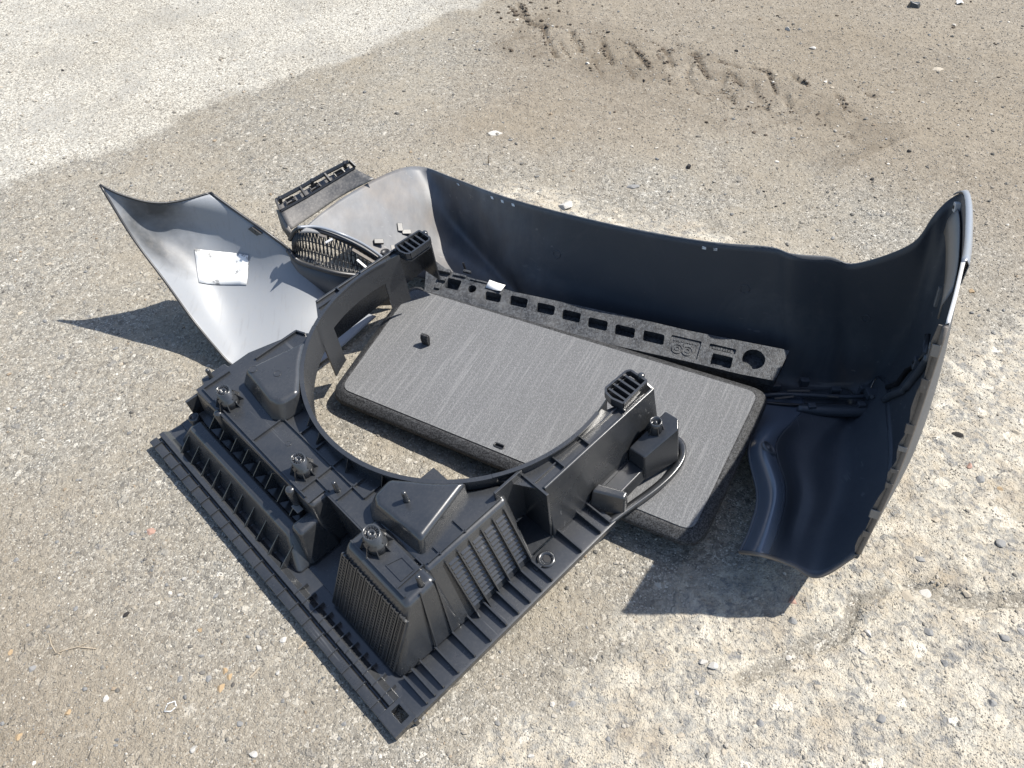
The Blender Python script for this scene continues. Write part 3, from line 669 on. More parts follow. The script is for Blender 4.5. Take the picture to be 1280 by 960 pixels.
# --- broken corner behind: panel with a ladder of windows along its edge
CP = [[(345,252,.245),(375,236,.262),(405,219,.285),(436,203,.31)],
      [(352,268,.225),(384,250,.245),(415,231,.268),(446,212,.295)],
      [(362,288,.195),(392,268,.22),(428,244,.25),(468,223,.29)]]
GC = patch(CP, 6, 6)
wb(MB().grid([r for r in GC[4:]])).build('corner_panel', M['bumper_dusty'], bump, smooth=True, solid=.003)
wb(MB().tube([Vector(p) + Vector((0, 0, .003)) for p in GC[0]], .006, 6)).build('ladder_rail', M['black'], bump)
wb(MB().tube([Vector(p) + Vector((0, 0, .003)) for p in GC[5]], .004, 6)).build('ladder_rail', M['black'], bump)
wb(MB().grid([[tuple(Vector(p) - Vector((0, 0, .012))) for p in r] for r in GC[:5]])).build('ladder_floor', M['clip'], bump, smooth=True, solid=.002)
for j in (0, 6, 12, 18):
    wb(MB().beam(Vector(GC[0][j]), Vector(GC[5][j]), .006, .012)).build('ladder_bar', M['black'], bump, bevel=.001)
for j0 in (1, 7, 13):
    q = [Vector(GC[1][j0+1]), Vector(GC[1][j0+3]), Vector(GC[3][j0+3]), Vector(GC[3][j0+1])]
    for k in range(4): q[k] = q[k] - Vector((0, 0, .008))
    f_ = MB()
    for k in range(4): f_.beam(q[k], q[(k+1) % 4], .003, .006)
    wb(f_).build('window_frame', M['black'], bump)
for j in (1, 9, 17):
    p = Vector(GC[0][j]); wb(MB().lathe([(.006, -.01), (.007, .006), (.004, .010), (0, .010)], p, 8)).build('peg', M['black'], bump)
wb(MB().grid([[tuple(at(345,262,.22)), tuple(at(350,262,.225))], [tuple(at(352,285,.19)), tuple(at(362,286,.2))], [tuple(at(362,300,.17)), tuple(at(370,298,.18))]])).build('side_flap', M['bumper_dusty'], bump, smooth=True, solid=.003)
# --- fog lamp grille: lens-shaped frame filled with a lattice
fa = cr([at(*q) for q in ((362,300,.24),(372,286,.275),(395,288,.262),(425,298,.24),(455,313,.19),(486,334,.13))], 6)
fb = cr([at(*q) for q in ((360,312,.21),(372,326,.185),(398,335,.17),(425,342,.155),(455,345,.135),(484,345,.115))], 6)
wb(MB().tube([Vector(p) for p in fa], .006, 8)).build('grille_frame', M['black'], bump, smooth=True)
wb(MB().tube([Vector(p) for p in fb], .008, 8)).build('grille_frame', M['black'], bump, smooth=True)
fa2 = cr([at(*q) for q in ((372,284,.285),(398,284,.272),(430,294,.25),(460,309,.20),(490,331,.14))], 6)
wb(MB().tube([Vector(p) for p in fa2], .0045, 8)).build('grille_trim', M['paint'], bump, smooth=True)
lat = MB(); nn = len(fa)
for k in range(2, nn-1):
    for s in (-2, 2):
        if not 0 <= k+s < nn: continue
        pts = []
        for t in np.linspace(0, 1, 5):
            kk = k + s*t; a0 = int(min(max(math.floor(kk), 0), nn-2)); fr = kk - a0
            A_ = fa[a0]*(1-fr) + fa[a0+1]*fr; B_ = fb[a0]*(1-fr) + fb[a0+1]*fr
            pts.append(Vector(A_*(1-t) + B_*t) - Vector((0, 0, .03*math.sin(math.pi*t))))
        lat.tube(pts, .0022, 5)
for t in (.2, .4, .6, .8):
    lat.tube([Vector(fa[k]*(1-t) + fb[k]*t) - Vector((0, 0, .03*math.sin(math.pi*t))) for k in range(1, nn)], .0018, 5)
g_ = wb(lat).build('grille_mesh', M['black'], bump, smooth=True); tag(g_, kind='stuff')
# cheek below the grille, and the light strips of trim in its opening
ck = [[tuple(p) for p in fb], [tuple(p + np.array((.0, .0, -.05))) for p in fb], [tuple(p + np.array((.012, -.012, -.10))) for p in fb]]
wb(MB().grid(ck)).build('grille_cheek', M['bumper'], bump, smooth=True, solid=.003)
for q0, q1, w_, m_ in (((407,304,.245), (416,299,.25), .009, 'pale'), ((440,312,.205), (470,330,.16), .012, 'edge'), ((446,325,.185), (459,336,.165), .008, 'pale'), ((398,294,.26), (408,297,.255), .01, 'edge')):
    wb(MB().beam(at(*q0), at(*q1), w_, .003)).build('trim_strip', M[m_], bump, bevel=.001)
# torn bracket and screw seat on the lit corner of the panel
p = litz(482, 318, .01); wb(MB().lathe([(.016, -.03), (.014, .01), (.012, .012), (.008, .006), (0, .006)], p, 14)).build('screw_seat', M['black'], bump, smooth=True)
for (px, py, z, la, lb, h, m_) in ((473,303,.135,.014,.008,.010,'black'), (507,303,.125,.008,.006,.014,'black'), (497,312,.11,.02,.014,.004,'bumper_dusty'), (500,284,.155,.008,.014,.003,'black'), (508,290,.145,.014,.008,.004,'black'), (514,297,.14,.008,.010,.003,'black'), (490,322,.11,.012,.008,.008,'black')):
    wb(box_at(litz(px, py, .003), (1, .3, -.2), (-.2, 1, .5), (.3, -.4, .8), la, lb, h)).build('bracket_piece', M[m_], bump, bevel=.0015)

# ------------------------------------------------------------------ long bead-foam tool holder
FO = at(760, 398, .105)
fx = (at(987, 438, .15) - at(560, 341, .125)).normalized()
fn0 = Vector((-.05, -.33, .94)); fy = fn0.cross(fx).normalized(); fn = fx.cross(fy).normalized()
FM = Matrix((fx, fy, fn)).transposed().to_4x4(); FM.translation = at(987, 438, .15)
fo = empty('foam_tool_holder', FM); tag(fo, 'long black bead-foam tool holder with a row of rectangular pockets', 'foam holder')
def foam_xy(px, py, w=0.0):
    x = (px - W/2)/F; y = -(py - H/2)/F
    d = Vector((x, math.cos(TH) + y*math.sin(TH), -math.sin(TH) + y*math.cos(TH))); O = Vector((0, 0, HC))
    n = fn; p0 = FM.translation + fn*w; t = (p0 - O).dot(n)/d.dot(n); q = O + d*t - FM.translation
    return q.dot(fx), q.dot(fy)
def holed_slab(outer, holes, z0, z1, name, m, parent, bevel=.0):
    """flat slab with real openings, triangulated between outer outline and holes"""
    bm = bmesh.new(); loops = []
    for lp in [outer] + holes:
        vs_ = [bm.verts.new((x, y, z1)) for x, y in lp]; es = [bm.edges.new((vs_[i], vs_[(i+1) % len(vs_)])) for i in range(len(vs_))]; loops.append((vs_, es))
    bmesh.ops.triangle_fill(bm, use_beauty=True, use_dissolve=False, edges=[e for l in loops for e in l[1]])
    r = bmesh.ops.extrude_face_region(bm, geom=bm.faces[:])
    bmesh.ops.translate(bm, verts=[g for g in r['geom'] if isinstance(g, bmesh.types.BMVert)], vec=(0, 0, z0 - z1))
    bmesh.ops.recalc_face_normals(bm, faces=bm.faces)
    bmesh.ops.dissolve_limit(bm, angle_limit=.01, verts=bm.verts, edges=bm.edges, delimit={'NORMAL'})
    me = bpy.data.meshes.new(name); bm.to_mesh(me); bm.free(); me.materials.append(m)
    o = bpy.data.objects.new(name, me); COL.objects.link(o); o.parent = parent
    if bevel:
        b = o.modifiers.new('edges', 'BEVEL'); b.width = bevel; b.segments = 2; b.limit_method = 'ANGLE'; b.angle_limit = math.radians(40)
    return o
def rrect(cx, cy, hx, hy, r, n=4, skew=0.0):
    out = []
    for sx, sy, a0 in ((1, 1, 0), (-1, 1, 90), (-1, -1, 180), (1, -1, 270)):
        for k in range(n+1):
            a = math.radians(a0 + 90*k/n); x, y = sx*(hx-r) + r*math.cos(a), sy*(hy-r) + r*math.sin(a); out.append((cx + x + skew*y, cy + y))
    return out
def circ(cx, cy, r, n=24): return [(cx + r*math.cos(2*math.pi*k/n), cy + r*math.sin(2*math.pi*k/n)) for k in range(n)]
f_out = [foam_xy(*q) for q in ((534,318),(560,338),(640,364),(702,377),(780,394),(860,413),(987,438),(973,467),(968,476),(922,467),(860,452),(760,430),(660,408),(560,382),(530,368))]
holes = []
for q in ((616,371,.024,.0135), (648,377,.026,.015), (682,386,.026,.015), (714,395,.026,.015), (747,405,.027,.015), (781,414,.027,.015), (817,422,.028,.0155)):
    cx, cy = foam_xy(q[0], q[1]); holes.append(rrect(cx, cy, q[2], q[3], .006, 3, -.15))
cx, cy = foam_xy(942, 449); holes.append(circ(cx, cy, .0285))
cx, cy = foam_xy(902, 451); holes.append(rrect(cx, cy, .026, .0165, .004, 3))
cx, cy = foam_xy(855, 434); SQ = (cx, cy); holes.append(rrect(cx, cy, .040, .028, .004, 3))
cx, cy = foam_xy(903, 436); holes.append(rrect(cx, cy, .034, .0075, .003, 3))
cx, cy = foam_xy(566, 355); holes.append(rrect(cx, cy, .022, .017, .005, 3))
cx, cy = foam_xy(590, 361); holes.append(circ(cx, cy, .0125, 16))
holed_slab(f_out, holes, -.03, 0, 'foam_body', M['foam'], fo, .0025)
fb_ = MB().prism([(x, y, -.062) for x, y in f_out], [(x, y, -.0305) for x, y in f_out]); fb_.build('foam_base', M['foam'], fo)
MB().box(SQ[0]-.0395, SQ[0]+.0395, SQ[1]-.0275, SQ[1]+.0275, -.03, -.004).build('stamped_panel', M['foam'], fo)
for dx in (-.016, .011):
    MB().lathe([(.0145, 0), (.0145, .0022), (.0115, .0022), (.0115, .0003), (.006, .0003), (.006, .0022), (.0045, .0022), (.0045, .0003), (0, .0003)], (SQ[0] + dx, SQ[1] - .007, -.0038), 24).build('embossed_ring', M['foam'], fo)
for k in range(9):
    MB().box(SQ[0]-.032 + k*.0072, SQ[0]-.0275 + k*.0072, SQ[1]+.014 + .001*(k % 2), SQ[1]+.020, -.0042, -.0022).build('embossed_mark', M['foam'], fo)
MB().box(SQ[0]-.003, SQ[0]-.001, SQ[1]+.004, SQ[1]+.013, -.0042, -.0022).build('embossed_mark', M['foam'], fo)
sx, sy = foam_xy(903, 436); MB().box(sx-.0335, sx+.0335, sy-.007, sy+.007, -.03, -.006).build('stamped_panel', M['foam'], fo)
for k in range(8):
    MB().box(sx-.024 + k*.0065, sx-.0195 + k*.0065, sy-.004, sy+.003 + .001*(k % 2), -.0062, -.0035).build('embossed_mark', M['foam'], fo)
sx, sy = foam_xy(897, 456); MB().box(sx-.014, sx+.012, sy-.006, sy+.006, -.03, -.012).build('pocket_step', M['foam'], fo)
for px, py, hx, hy, h in ((553,350,.012,.006,.010), (575,345,.02,.004,.006), (556,340,.02,.006,.012), (548,358,.008,.01,.006), (600,352,.03,.003,.004), (584,340,.012,.004,.006)):
    x, y = foam_xy(px, py); MB().box(x-hx, x+hx, y-hy, y+hy, -.004, h).build('moulded_step', M['foam'], fo, bevel=.002)
x, y = foam_xy(581, 336); MB().beam((x, y, -.002), (x, y, .028), .005, .003, (0, 1, 0)).build('spike', M['black'], fo)
x, y = foam_xy(619, 358)
pp = MB().grid([[(x-.025, y-.012, .004), (x, y-.014, .003), (x+.025, y-.015, .009)], [(x-.02, y+.012, .009), (x+.003, y+.012, .002), (x+.028, y+.010, .003)]])
o = pp.build('paper_tag', M['paper'], None, smooth=True, solid=.0006); o.matrix_world = FM
tag(o, 'small white paper tag lying beside the first foam pocket', 'paper tag')

# ------------------------------------------------------------------ carpeted cargo floor board
Q = [at(426, 485, .064), at(516, 360, .100), at(948, 491, .120), at(866, 664, .084)]
bx_ = (Q[3] - Q[0]).normalized(); bn = bx_.cross(Q[1] - Q[0]).normalized(); bn = -bn if bn.z < 0 else bn; by_ = bn.cross(bx_).normalized()
BMt = Matrix((bx_, by_, bn)).transposed().to_4x4(); BMt.translation = Q[0]
bd = empty('cargo_floor_board', BMt); tag(bd, 'grey carpeted cargo floor board with black rubber border and short pull strap', 'cargo board')
def board_xy(px, py):
    x = (px - W/2)/F; y = -(py - H/2)/F
    d = Vector((x, math.cos(TH) + y*math.sin(TH), -math.sin(TH) + y*math.cos(TH))); O = Vector((0, 0, HC))
    t = (Q[0] - O).dot(bn)/d.dot(bn); q = O + d*t - Q[0]; return q.dot(bx_), q.dot(by_)
BQ = [board_xy(*p) for p in ((426, 485), (516, 360), (948, 491), (866, 664))]
def offset_poly(P, d):
    n = len(P); out = []; c = Vector((sum(p[0] for p in P)/n, sum(p[1] for p in P)/n))
    L = []
    for i in range(n):
        a, b = Vector(P[i]), Vector(P[(i+1) % n]); t = (b-a).normalized(); nn_ = Vector((t.y, -t.x))
        if nn_.dot((a+b)/2 - c) < 0: nn_ = -nn_
        L.append((a + nn_*d, t))
    for i in range(n):
        (p, t), (q, s) = L[i-1], L[i]; den = t.x*s.y - t.y*s.x; k = ((q.x-p.x)*s.y - (q.y-p.y)*s.x)/den; out.append(tuple(p + t*k))
    return out
def round_poly(P, r, n=6):
    out = []
    for i in range(len(P)):
        a, b, c = Vector(P[i-1]), Vector(P[i]), Vector(P[(i+1) % len(P)]); p0 = b + (a-b).normalized()*r; p1 = b + (c-b).normalized()*r
        for k in range(n+1):
            t = k/n; out.append(tuple(p0*(1-t)**2 + b*2*t*(1-t) + p1*t*t))
    return out
r0 = round_poly(BQ, .030); r1 = round_poly(offset_poly(BQ, .006), .034); r2 = round_poly(offset_poly(BQ, .027), .050); r3 = round_poly(offset_poly(BQ, .029), .052); r4 = round_poly(offset_poly(BQ, .018), .044)
slot = [board_xy(*p) for p in ((617, 555), (631, 560))]
sx_, sy_ = (slot[0][0]+slot[1][0])/2, (slot[0][1]+slot[1][1])/2
sl = rrect(sx_, sy_, .012, .0045, .0044, 4)
holed_slab(r0, [sl], -.004, .0, 'carpet', M['carpet'], bd)
ring = MB(); n0 = len(r0); lv = [([(x, y) for x, y in r0], -.003), (r1, -.0015), (r2, -.015), (r3, -.026), (r4, -.034)]
vv = [(x, y, z) for P, z in lv for x, y in P]; ff = []
for L_ in range(len(lv)-1):
    for i in range(n0): ff.append((L_*n0+i, L_*n0+(i+1) % n0, (L_+1)*n0+(i+1) % n0, (L_+1)*n0+i))
ff.append(tuple(range((len(lv)-1)*n0, len(lv)*n0))); ring.add(vv, ff)
o = ring.build('border', M['border'], bd, smooth=True)
bv = o.modifiers.new('edges', 'BEVEL'); bv.width = .004; bv.segments = 2; bv.limit_method = 'ANGLE'; bv.angle_limit = math.radians(25)
MB().poly(rrect(sx_, sy_, .0135, .006, .0058, 4), -.008, -.0045).build('slot_floor', M['black'], bd)
srim = MB(); po, pi_ = rrect(sx_, sy_, .0145, .007, .0068, 5), rrect(sx_, sy_, .0112, .0038, .0036, 5); k_ = len(po)
srim.add([(x, y, .0) for x, y in po] + [(x, y, .0015) for x, y in po] + [(x, y, .0015) for x, y in pi_] + [(x, y, -.004) for x, y in pi_], [(a*k_+i, a*k_+(i+1) % k_, (a+1)*k_+(i+1) % k_, (a+1)*k_+i) for a in range(3) for i in range(k_)])
srim.build('slot_rim', M['black'], bd, smooth=True)
x, y = board_xy(533, 430)
st = MB(); prof = [(-.004, -.002), (-.007, .012), (-.008, .026), (-.004, .036), (.004, .037), (.007, .027), (.006, .012), (.003, -.002)]
st.prism([(x - .011, y + a, z) for a, z in prof], [(x + .011, y + a, z) for a, z in prof]); st.build('pull_strap', M['border'], bd, bevel=.002)

# ------------------------------------------------------------------ moulded cargo tray with the round spare-wheel cut-out
A_ = at(495, 925, .012); B_ = at(190, 557, .015); C_ = at(775, 650, .090)
tu = (B_ - A_).normalized(); tw = (C_ - A_).cross(tu).normalized(); tw = -tw if tw.z < 0 else tw; tv = tu.cross(tw).normalized()
TM = Matrix((tv, tu, tw)).transposed().to_4x4(); TM.translation = A_
tray = empty('cargo_tray', TM); tag(tray, 'black moulded plastic cargo tray upside down with round cut-out, louvred box and posts', 'cargo tray')
K = M['tray']; CX, CY, RR = .645, .497, .372
def arc(r, a0, a1, n): return [(CX - r*math.cos(math.radians(a0 + (a1-a0)*k/n)), CY + r*math.sin(math.radians(a0 + (a1-a0)*k/n))) for k in range(n+1)]
def hull(name, bot, top, z0, z1, bevel=.006, seg=3, m=K):
    return MB().prism([(x, y, z0) for x, y in bot], [(x, y, z1) for x, y in top]).build(name, m, tray, bevel=bevel, seg=seg)
# flange along the long front-left side: outer lip, groove, ridge, channel floor
prof = [(.0, -.008), (.0, .010), (.004, .012), (.020, .012), (.022, .003), (.027, .003), (.029, .015), (.040, .015), (.052, .004), (.085, .001), (.085, -.003), (.05, -.002), (.004, -.006)]
MB().prism([(x, .052, z) for x, z in prof], [(x, .985, z) for x, z in prof]).build('flange', K, tray, bevel=.0015)
MB().box(.085, .16, .91, .985, -.003, .002).build('flange', K, tray, bevel=.001)
# flange along the right side with its down-turned lip
prof = [(.0, -.012), (.0, .004), (.006, .006), (.075, .002), (.075, -.002), (.004, .001), (.003, -.012)]
MB().prism([(.052, y, z) for y, z in prof], [(.62, y, z) for y, z in prof]).build('flange', K, tray, bevel=.001)
# corner piece with its notch
holed_slab([(0, 0), (.0525, 0), (.0525, .0525), (0, .0525)], [[(.025, .012), (.044, .012), (.044, .043), (.025, .043)]], -.008, .011, 'flange_corner', K, tray, .0015)
MB().box(.044, .052, -.004, .0, -.02, .008).build('corner_foot', K, tray, bevel=.001)
rib_me = MB().box(.0, .0245, -.001, .001, .003, .0155).mesh('lip_rib', K)
for k in range(20): share('lip_rib', rib_me, tray, (0, .075 + k*.0465, 0))
rib2 = MB().box(.028, .062, -.0012, .0012, .003, .0175).mesh('ridge_rib', K)
for k in range(11): share('ridge_rib', rib2, tray, (0, .075 + k*.03, 0))
flr = MB().box(-.0018, .0018, .0, .070, .002, .019).mesh('flange_rib', K)
for x in (.083, .103, .125, .163, .207, .25, .293, .327, .360, .394, .425, .515, .575, .605): share('flange_rib', flr, tray, (x, .004, 0))
# floor sheet closing the tray between flange and boxes
MB().box(.05, .44, .062, .405, -.004, .0005).build('tray_floor', K, tray)
MB().box(.08, .30, .4055, .93, -.004, .0005).build('tray_floor', K, tray)
# louvred storage box
hull('storage_box', [(.072,.075),(.236,.069),(.24,.316),(.072,.316)], [(.157,.109),(.232,.112),(.236,.302),(.157,.302)], 0, .165, .013, 4)
a1 = arc(RR+.002, -60, -33, 6)
hull('louvred_box', [(.225,.070),(.437,.069)] + a1 + [(.225,.30)], [(.228,.138),(.44,.138)] + a1 + [(.228,.298)], 0, .164, .009)
# right louvre: five columns of slats between fins, on the sloping face
def face_pt(x, s, out=0.0):
    """point on the right sloping face: x along, s 0..1 up"""
    y0, y1 = .0695, .138; z = .012 + s*.140; y = y0 + (y1-y0)*z/.164
    n = Vector((0, -.164, .0685)).normalized(); return Vector((x, y, z)) + n*out
for c in range(5):
    x0 = .270 + c*.0315; sl_ = MB()
    for r in range(11):
        s0 = .06 + r*.082
        A = face_pt(x0+.003, s0+.055, -.001); B = A + Vector((0, -.0066, -.0050)); C = face_pt(x0+.003, s0, -.001); dx = Vector((.0235, 0, 0))
        a = [A, B, C]; b = [A + dx, B + dx, C + dx]
        sl_.prism(a, b)
    sl_.build('louvre_column', K, tray)
for c in range(6):
    x0 = .2685 + c*.0315
    MB().prism([face_pt(x0-.0012, -.08), face_pt(x0+.0012, -.08), face_pt(x0+.0012, 1.0), face_pt(x0-.0012, 1.0)], [face_pt(x0-.0014, -.08, .014), face_pt(x0+.0014, -.08, .014), face_pt(x0+.0014, 1.0, .006), face_pt(x0-.0014, 1.0, .006)]).build('louvre_fin', K, tray)
MB().beam((.164, .069, .006), (.192, .112, .167), .003, .003, (0, -1, .3)).build('seam', K, tray)
MB().beam((.206, .069, .006), (.228, .113, .166), .003, .003, (0, -1, .3)).build('seam', K, tray)
# left louvre: eight fine columns
def face_l(y, s, out=0.0):
    z = .012 + s*.13; x = .072 + (.157-.072)*z/.165; n = Vector((-.165, 0, .085)).normalized(); return Vector((x, y, z)) + n*out
for c in range(8):
    y0 = .094 + c*.0262; sl_ = MB()
    def slab(ya, yb, sa, sb, o0, o1):
        sl_.prism([face_l(ya, sa, o0), face_l(yb, sa, o0), face_l(yb, sb, o0), face_l(ya, sb, o0)], [face_l(ya, sa, o1), face_l(yb, sa, o1), face_l(yb, sb, o1), face_l(ya, sb, o1)])
    for k in range(3): slab(y0 + .0015 + k*.0100, y0 + .0043 + k*.0100, .0, .99, -.001, .0050)
    for r in range(20): slab(y0 + .002, y0 + .0238, .0 + r*.05, .022 + r*.05, -.001, .0044)
    sl_.build('louvre_column', K, tray)
# long box behind the rail, and the stepped rail in front of it
hull('long_box', [(.150,.412),(.30,.412),(.30,.955),(.140,.955)], [(.158,.433),(.285,.433),(.30,.905),(.147,.905)], 0, .146, .011, 4)
hull('rail', [(.058,.408),(.135,.408),(.132,.94),(.058,.94)], [(.092,.462),(.124,.462),(.120,.885),(.088,.885)], 0, .076, .009, 4)
hull('rail_end', [(.090,.405),(.175,.405),(.175,.47),(.090,.47)], [(.108,.432),(.172,.432),(.172,.468),(.108,.468)], 0, .094, .011, 4)
MB().box(.118, .158, .43, .93, .02, .050).build('channel_floor', K, tray)
gus = MB().prism([(.036, -.001, .014), (.07, -.001, .001), (.088, -.001, .058)], [(.036, .001, .014), (.07, .001, .001), (.088, .001, .058)]).mesh('gusset', K)
for k in range(10): share('gusset', gus, tray, (0, .445 + k*.0495, 0))
gus2 = MB().prism([(.119, -.001, .072), (.154, -.001, .045), (.154, -.001, .105)], [(.119, .001, .072), (.154, .001, .045), (.154, .001, .105)]).mesh('gusset', K)
for k in range(8): share('gusset', gus2, tray, (0, .50 + k*.0495, 0))
for y in (.50, .80): MB().lathe([(.012, .04), (.011, .148), (.008, .152), (0, .152)], (.151, y, 0), 12).build('column', K, tray, smooth=True)
MB().lathe([(.015, .0), (.014, .075), (.010, .080), (.010, .072), (0, .072)], (.112, .905, 0), 12).build('hook_post', K, tray, smooth=True)
MB().box(.135, .150, .475, .50, .094, .098).build('stop', M['clip'], tray, bevel=.001)
# top plate reaching to the rim of the cut-out
top_pl = [(.158,.44),(.150,.90),(.30,.905),(.42,.868)] + arc(RR, 60, -30, 20) + [(.2,.29),(.2,.44)]
MB().prism([(x, y, .1475) for x, y in top_pl], [(x, y, .151) for x, y in top_pl]).build('top_plate', K, tray)
MB().box(.196, .2005, .30, .435, .0, .150).build('pocket_wall', K, tray)
MB().box(.30, .42, .868, .874, .04, .158).build('end_wall', K, tray, bevel=.0015)
MB().beam((.42, .872, .04), (.43, .845, .04), .004, .118).build('end_wall', K, tray)
for (a, b) in (((.163,.455),(.163,.885)), ((.246,.36),(.246,.70)), ((.163,.665),(.246,.665)), ((.163,.475),(.246,.475)), ((.205,.43),(.205,.475)), ((.246,.475),(.275,.475)), ((.246,.60),(.285,.60)), ((.163,.885),(.235,.885)), ((.205,.40),(.275,.40)), ((.246,.54),(.283,.54)), ((.246,.36),(.30,.36))):
    MB().beam((*a, .150), (*b, .150), .003, .007).build('plate_rib', K, tray)
for (a, b) in (((.166,.125),(.166,.295)), ((.166,.15),(.232,.15)), ((.232,.15),(.232,.172)), ((.24,.146),(.43,.146)), ((.335,.142),(.335,.18)), ((.27,.142),(.27,.165))):
    MB().beam((*a, .164), (*b, .164), .003, .005).build('plate_rib', K, tray)
sq = [(.182,.203),(.214,.193),(.214,.156),(.182,.156)]
for i in range(4): MB().beam((*sq[i], .164), (*sq[(i+1) % 4], .164), .002, .003).build('square_rib', K, tray)
MB().box(.12, .165, .945, .952, .0, .09).build('side_wall', K, tray)
# two raised pods following the rim
def pod(flip):
    f = (lambda p: (p[0], 2*CY - p[1])) if flip else (lambda p: p)
    e = arc(RR+.003, -33, -50, 5)
    top = [f(p) for p in [(.257,.178),(.245,.30),(.258,.324),(.300,.330)] + e[:]]
    bot = [f(p) for p in [(.236,.160),(.224,.312),(.240,.342),(.306,.346)] + [(x+.001, y) for x, y in e]]
    if flip: top, bot = top[::-1], bot[::-1]
    hull('raised_pod', bot, top, .148, .200, .011, 4)
pod(False); pod(True)
# rim wall round the cut-out
MB().arcwall((CX, CY), RR-.004, RR, .105, .192, math.radians(-58), math.radians(58), 40).build('rim_wall', K, tray, smooth=True).modifiers.new('n', 'WEIGHTED_NORMAL')
MB().arcwall((CX, CY), RR-.006, RR+.004, .188, .194, math.radians(-57.9), math.radians(57.9), 40).build('rim_lip', K, tray)
for d in (-22, -8, 8, 16, 24):
    p = arc(RR, d, d, 1)[0]; q = arc(RR+.022, d, d, 1)[0]
    MB().prism([(p[0], p[1]-.0013, .149), (q[0], q[1]-.0013, .149), (p[0], p[1]-.0013, .186)], [(p[0], p[1]+.0013, .149), (q[0], q[1]+.0013, .149), (p[0], p[1]+.0013, .186)]).build('rim_gusset', K, tray)
MB().box(.425, .50, .15, .156, .03, .19).build('pocket_wall', K, tray, bevel=.001)
MB().box(.497, .503, .078, .156, .0, .176).build('pocket_wall', K, tray, bevel=.001)
MB().box(.435, .50, .078, .156, .0, .006).build('pocket_floor', K, tray)
# the two arms of the cut-out
def arm(side):
    g = (lambda p: (p[0], 2*CY - p[1])) if side > 0 else (lambda p: p)
    def bld(mb, name, **k):
        if side > 0: mb.v = [(x, 2*CY - y, z) for x, y, z in mb.v]
        return mb.build(name, K, tray, **k)
    bld(MB().arcwall((CX, CY), RR-.004, RR, .125, .192, math.radians(-106), math.radians(-58), 24), 'arm_rim', smooth=True).modifiers.new('n', 'WEIGHTED_NORMAL')
    bld(MB().arcwall((CX, CY), RR-.006, RR+.003, .189, .194, math.radians(-100), math.radians(-58), 24), 'rim_lip')
    bld(MB().arcwall((CX, CY), RR-.004, RR, .0, .126, math.radians(-67), math.radians(-58.2), 5), 'arm_leg')
    bld(MB().arcwall((CX, CY), RR-.004, RR, .03, .126, math.radians(-106), math.radians(-97), 5), 'arm_leg')
    # top rail between rim and outer ridge
    e = arc(RR, -60, -104, 14)
    tp = [(x, y) for x, y in e] + [(.848, .094), (.506, .094)]
    bld(MB().prism([(x, y, .166) for x, y in tp], [(x, y, .170) for x, y in tp]), 'arm_top')
    bld(MB().prism([(.503, .072, .0), (.855, .072, .03), (.855, .080, .03), (.503, .080, .0)], [(.506, .092, .176), (.848, .092, .176), (.848, .100, .176), (.506, .100, .176)]), 'arm_face', bevel=.003, seg=3)
    bld(MB().prism([(.849, .074, .03), (.853, .074, .03), (.853, .145, .03), (.849, .145, .03)], [(.845, .094, .174), (.849, .094, .174), (.849, .145, .190), (.845, .145, .190)]), 'arm_end')
    bld(MB().box(.50, .84, .118, .121, .168, .176), 'arm_rib')
    for x in (.57, .645, .76):
        yy = CY - math.sqrt(max(RR**2 - (x-CX)**2, 0)); bld(MB().box(x-.0015, x+.0015, .098, yy, .168, .180), 'arm_rib')
    # slotted bracket at the tip
    o_ = [(.762,.107),(.842,.110),(.842,.154),(.834,.160),(.768,.162),(.760,.154),(.756,.134)]
    n_ = len(o_)
    for k in range(n_):
        bld(MB().beam((*o_[k], .178), (*o_[(k+1) % n_], .178), .005, .018), 'bracket_frame')
    for k in range(4):
        x = .774 + k*.017; bld(MB().box(x-.0025, x+.0025, .109, .158, .172, .192), 'bracket_bar')
    bld(MB().prism([(x, y, .168) for x, y in o_], [(x, y, .1715) for x, y in o_]), 'bracket_floor')
    bld(MB().lathe([(.008, .17), (.008, .196), (.005, .199), (0, .199)], (.846, .128, 0), 10), 'bracket_peg', smooth=True)
arm(-1); arm(1)
# foot of the right arm: block, tray floor, tower with screw boss and the looped flange end
hull('foot_block', [(.598,.060),(.645,-.002),(.672,.010),(.640,.076)], [(.622,.072),(.654,.006),(.672,.012),(.645,.074)], 0, .052, .005)
MB().prism([(.640,.074,.026),(.668,.030,.026),(.745,.030,.026),(.745,.074,.026)], [(.640,.074,.030),(.668,.030,.030),(.745,.030,.030),(.745,.074,.030)]).build('foot_floor', K, tray)
hull('foot_box', [(.64,.064),(.66,.022),(.755,.024),(.755,.07)], [(.645,.066),(.662,.028),(.745,.030),(.745,.07)], 0, .034, .003)
tb = [(.744,.074),(.744,.022),(.836,.000),(.862,.020),(.862,.066)]
MB().prism([(x, y, 0) for x, y in tb], [(.744,.072,.082),(.746,.030,.082),(.838,.012,.112),(.858,.028,.115),(.858,.064,.112)]).build('tower', K, tray, bevel=.004, seg=3)
bs = MB().lathe([(.020, .085), (.014, .116), (.014, .128), (.0105, .128), (.0105, .118), (.0045, .118), (.004, .126), (0, .126)], (.812, .055, 0), 18); bs.build('screw_boss', K, tray, smooth=True)
for k in range(6):
    a = k*math.pi/3; d = Vector((math.cos(a), math.sin(a), 0)); c = Vector((.812, .055, 0))
    t_ = d.cross(Vector((0, 0, 1)))*.001
    pts = [c + d*.012 + Vector((0, 0, .09)), c + d*.024 + Vector((0, 0, .09)), c + d*.0135 + Vector((0, 0, .122))]
    MB().prism([p - t_ for p in pts], [p + t_ for p in pts]).build('boss_fin', K, tray)
lp = [(.60,.004),(.66,-.004),(.74,-.016),(.80,-.018),(.846,-.010),(.874,.008),(.886,.030),(.884,.052),(.872,.066)]
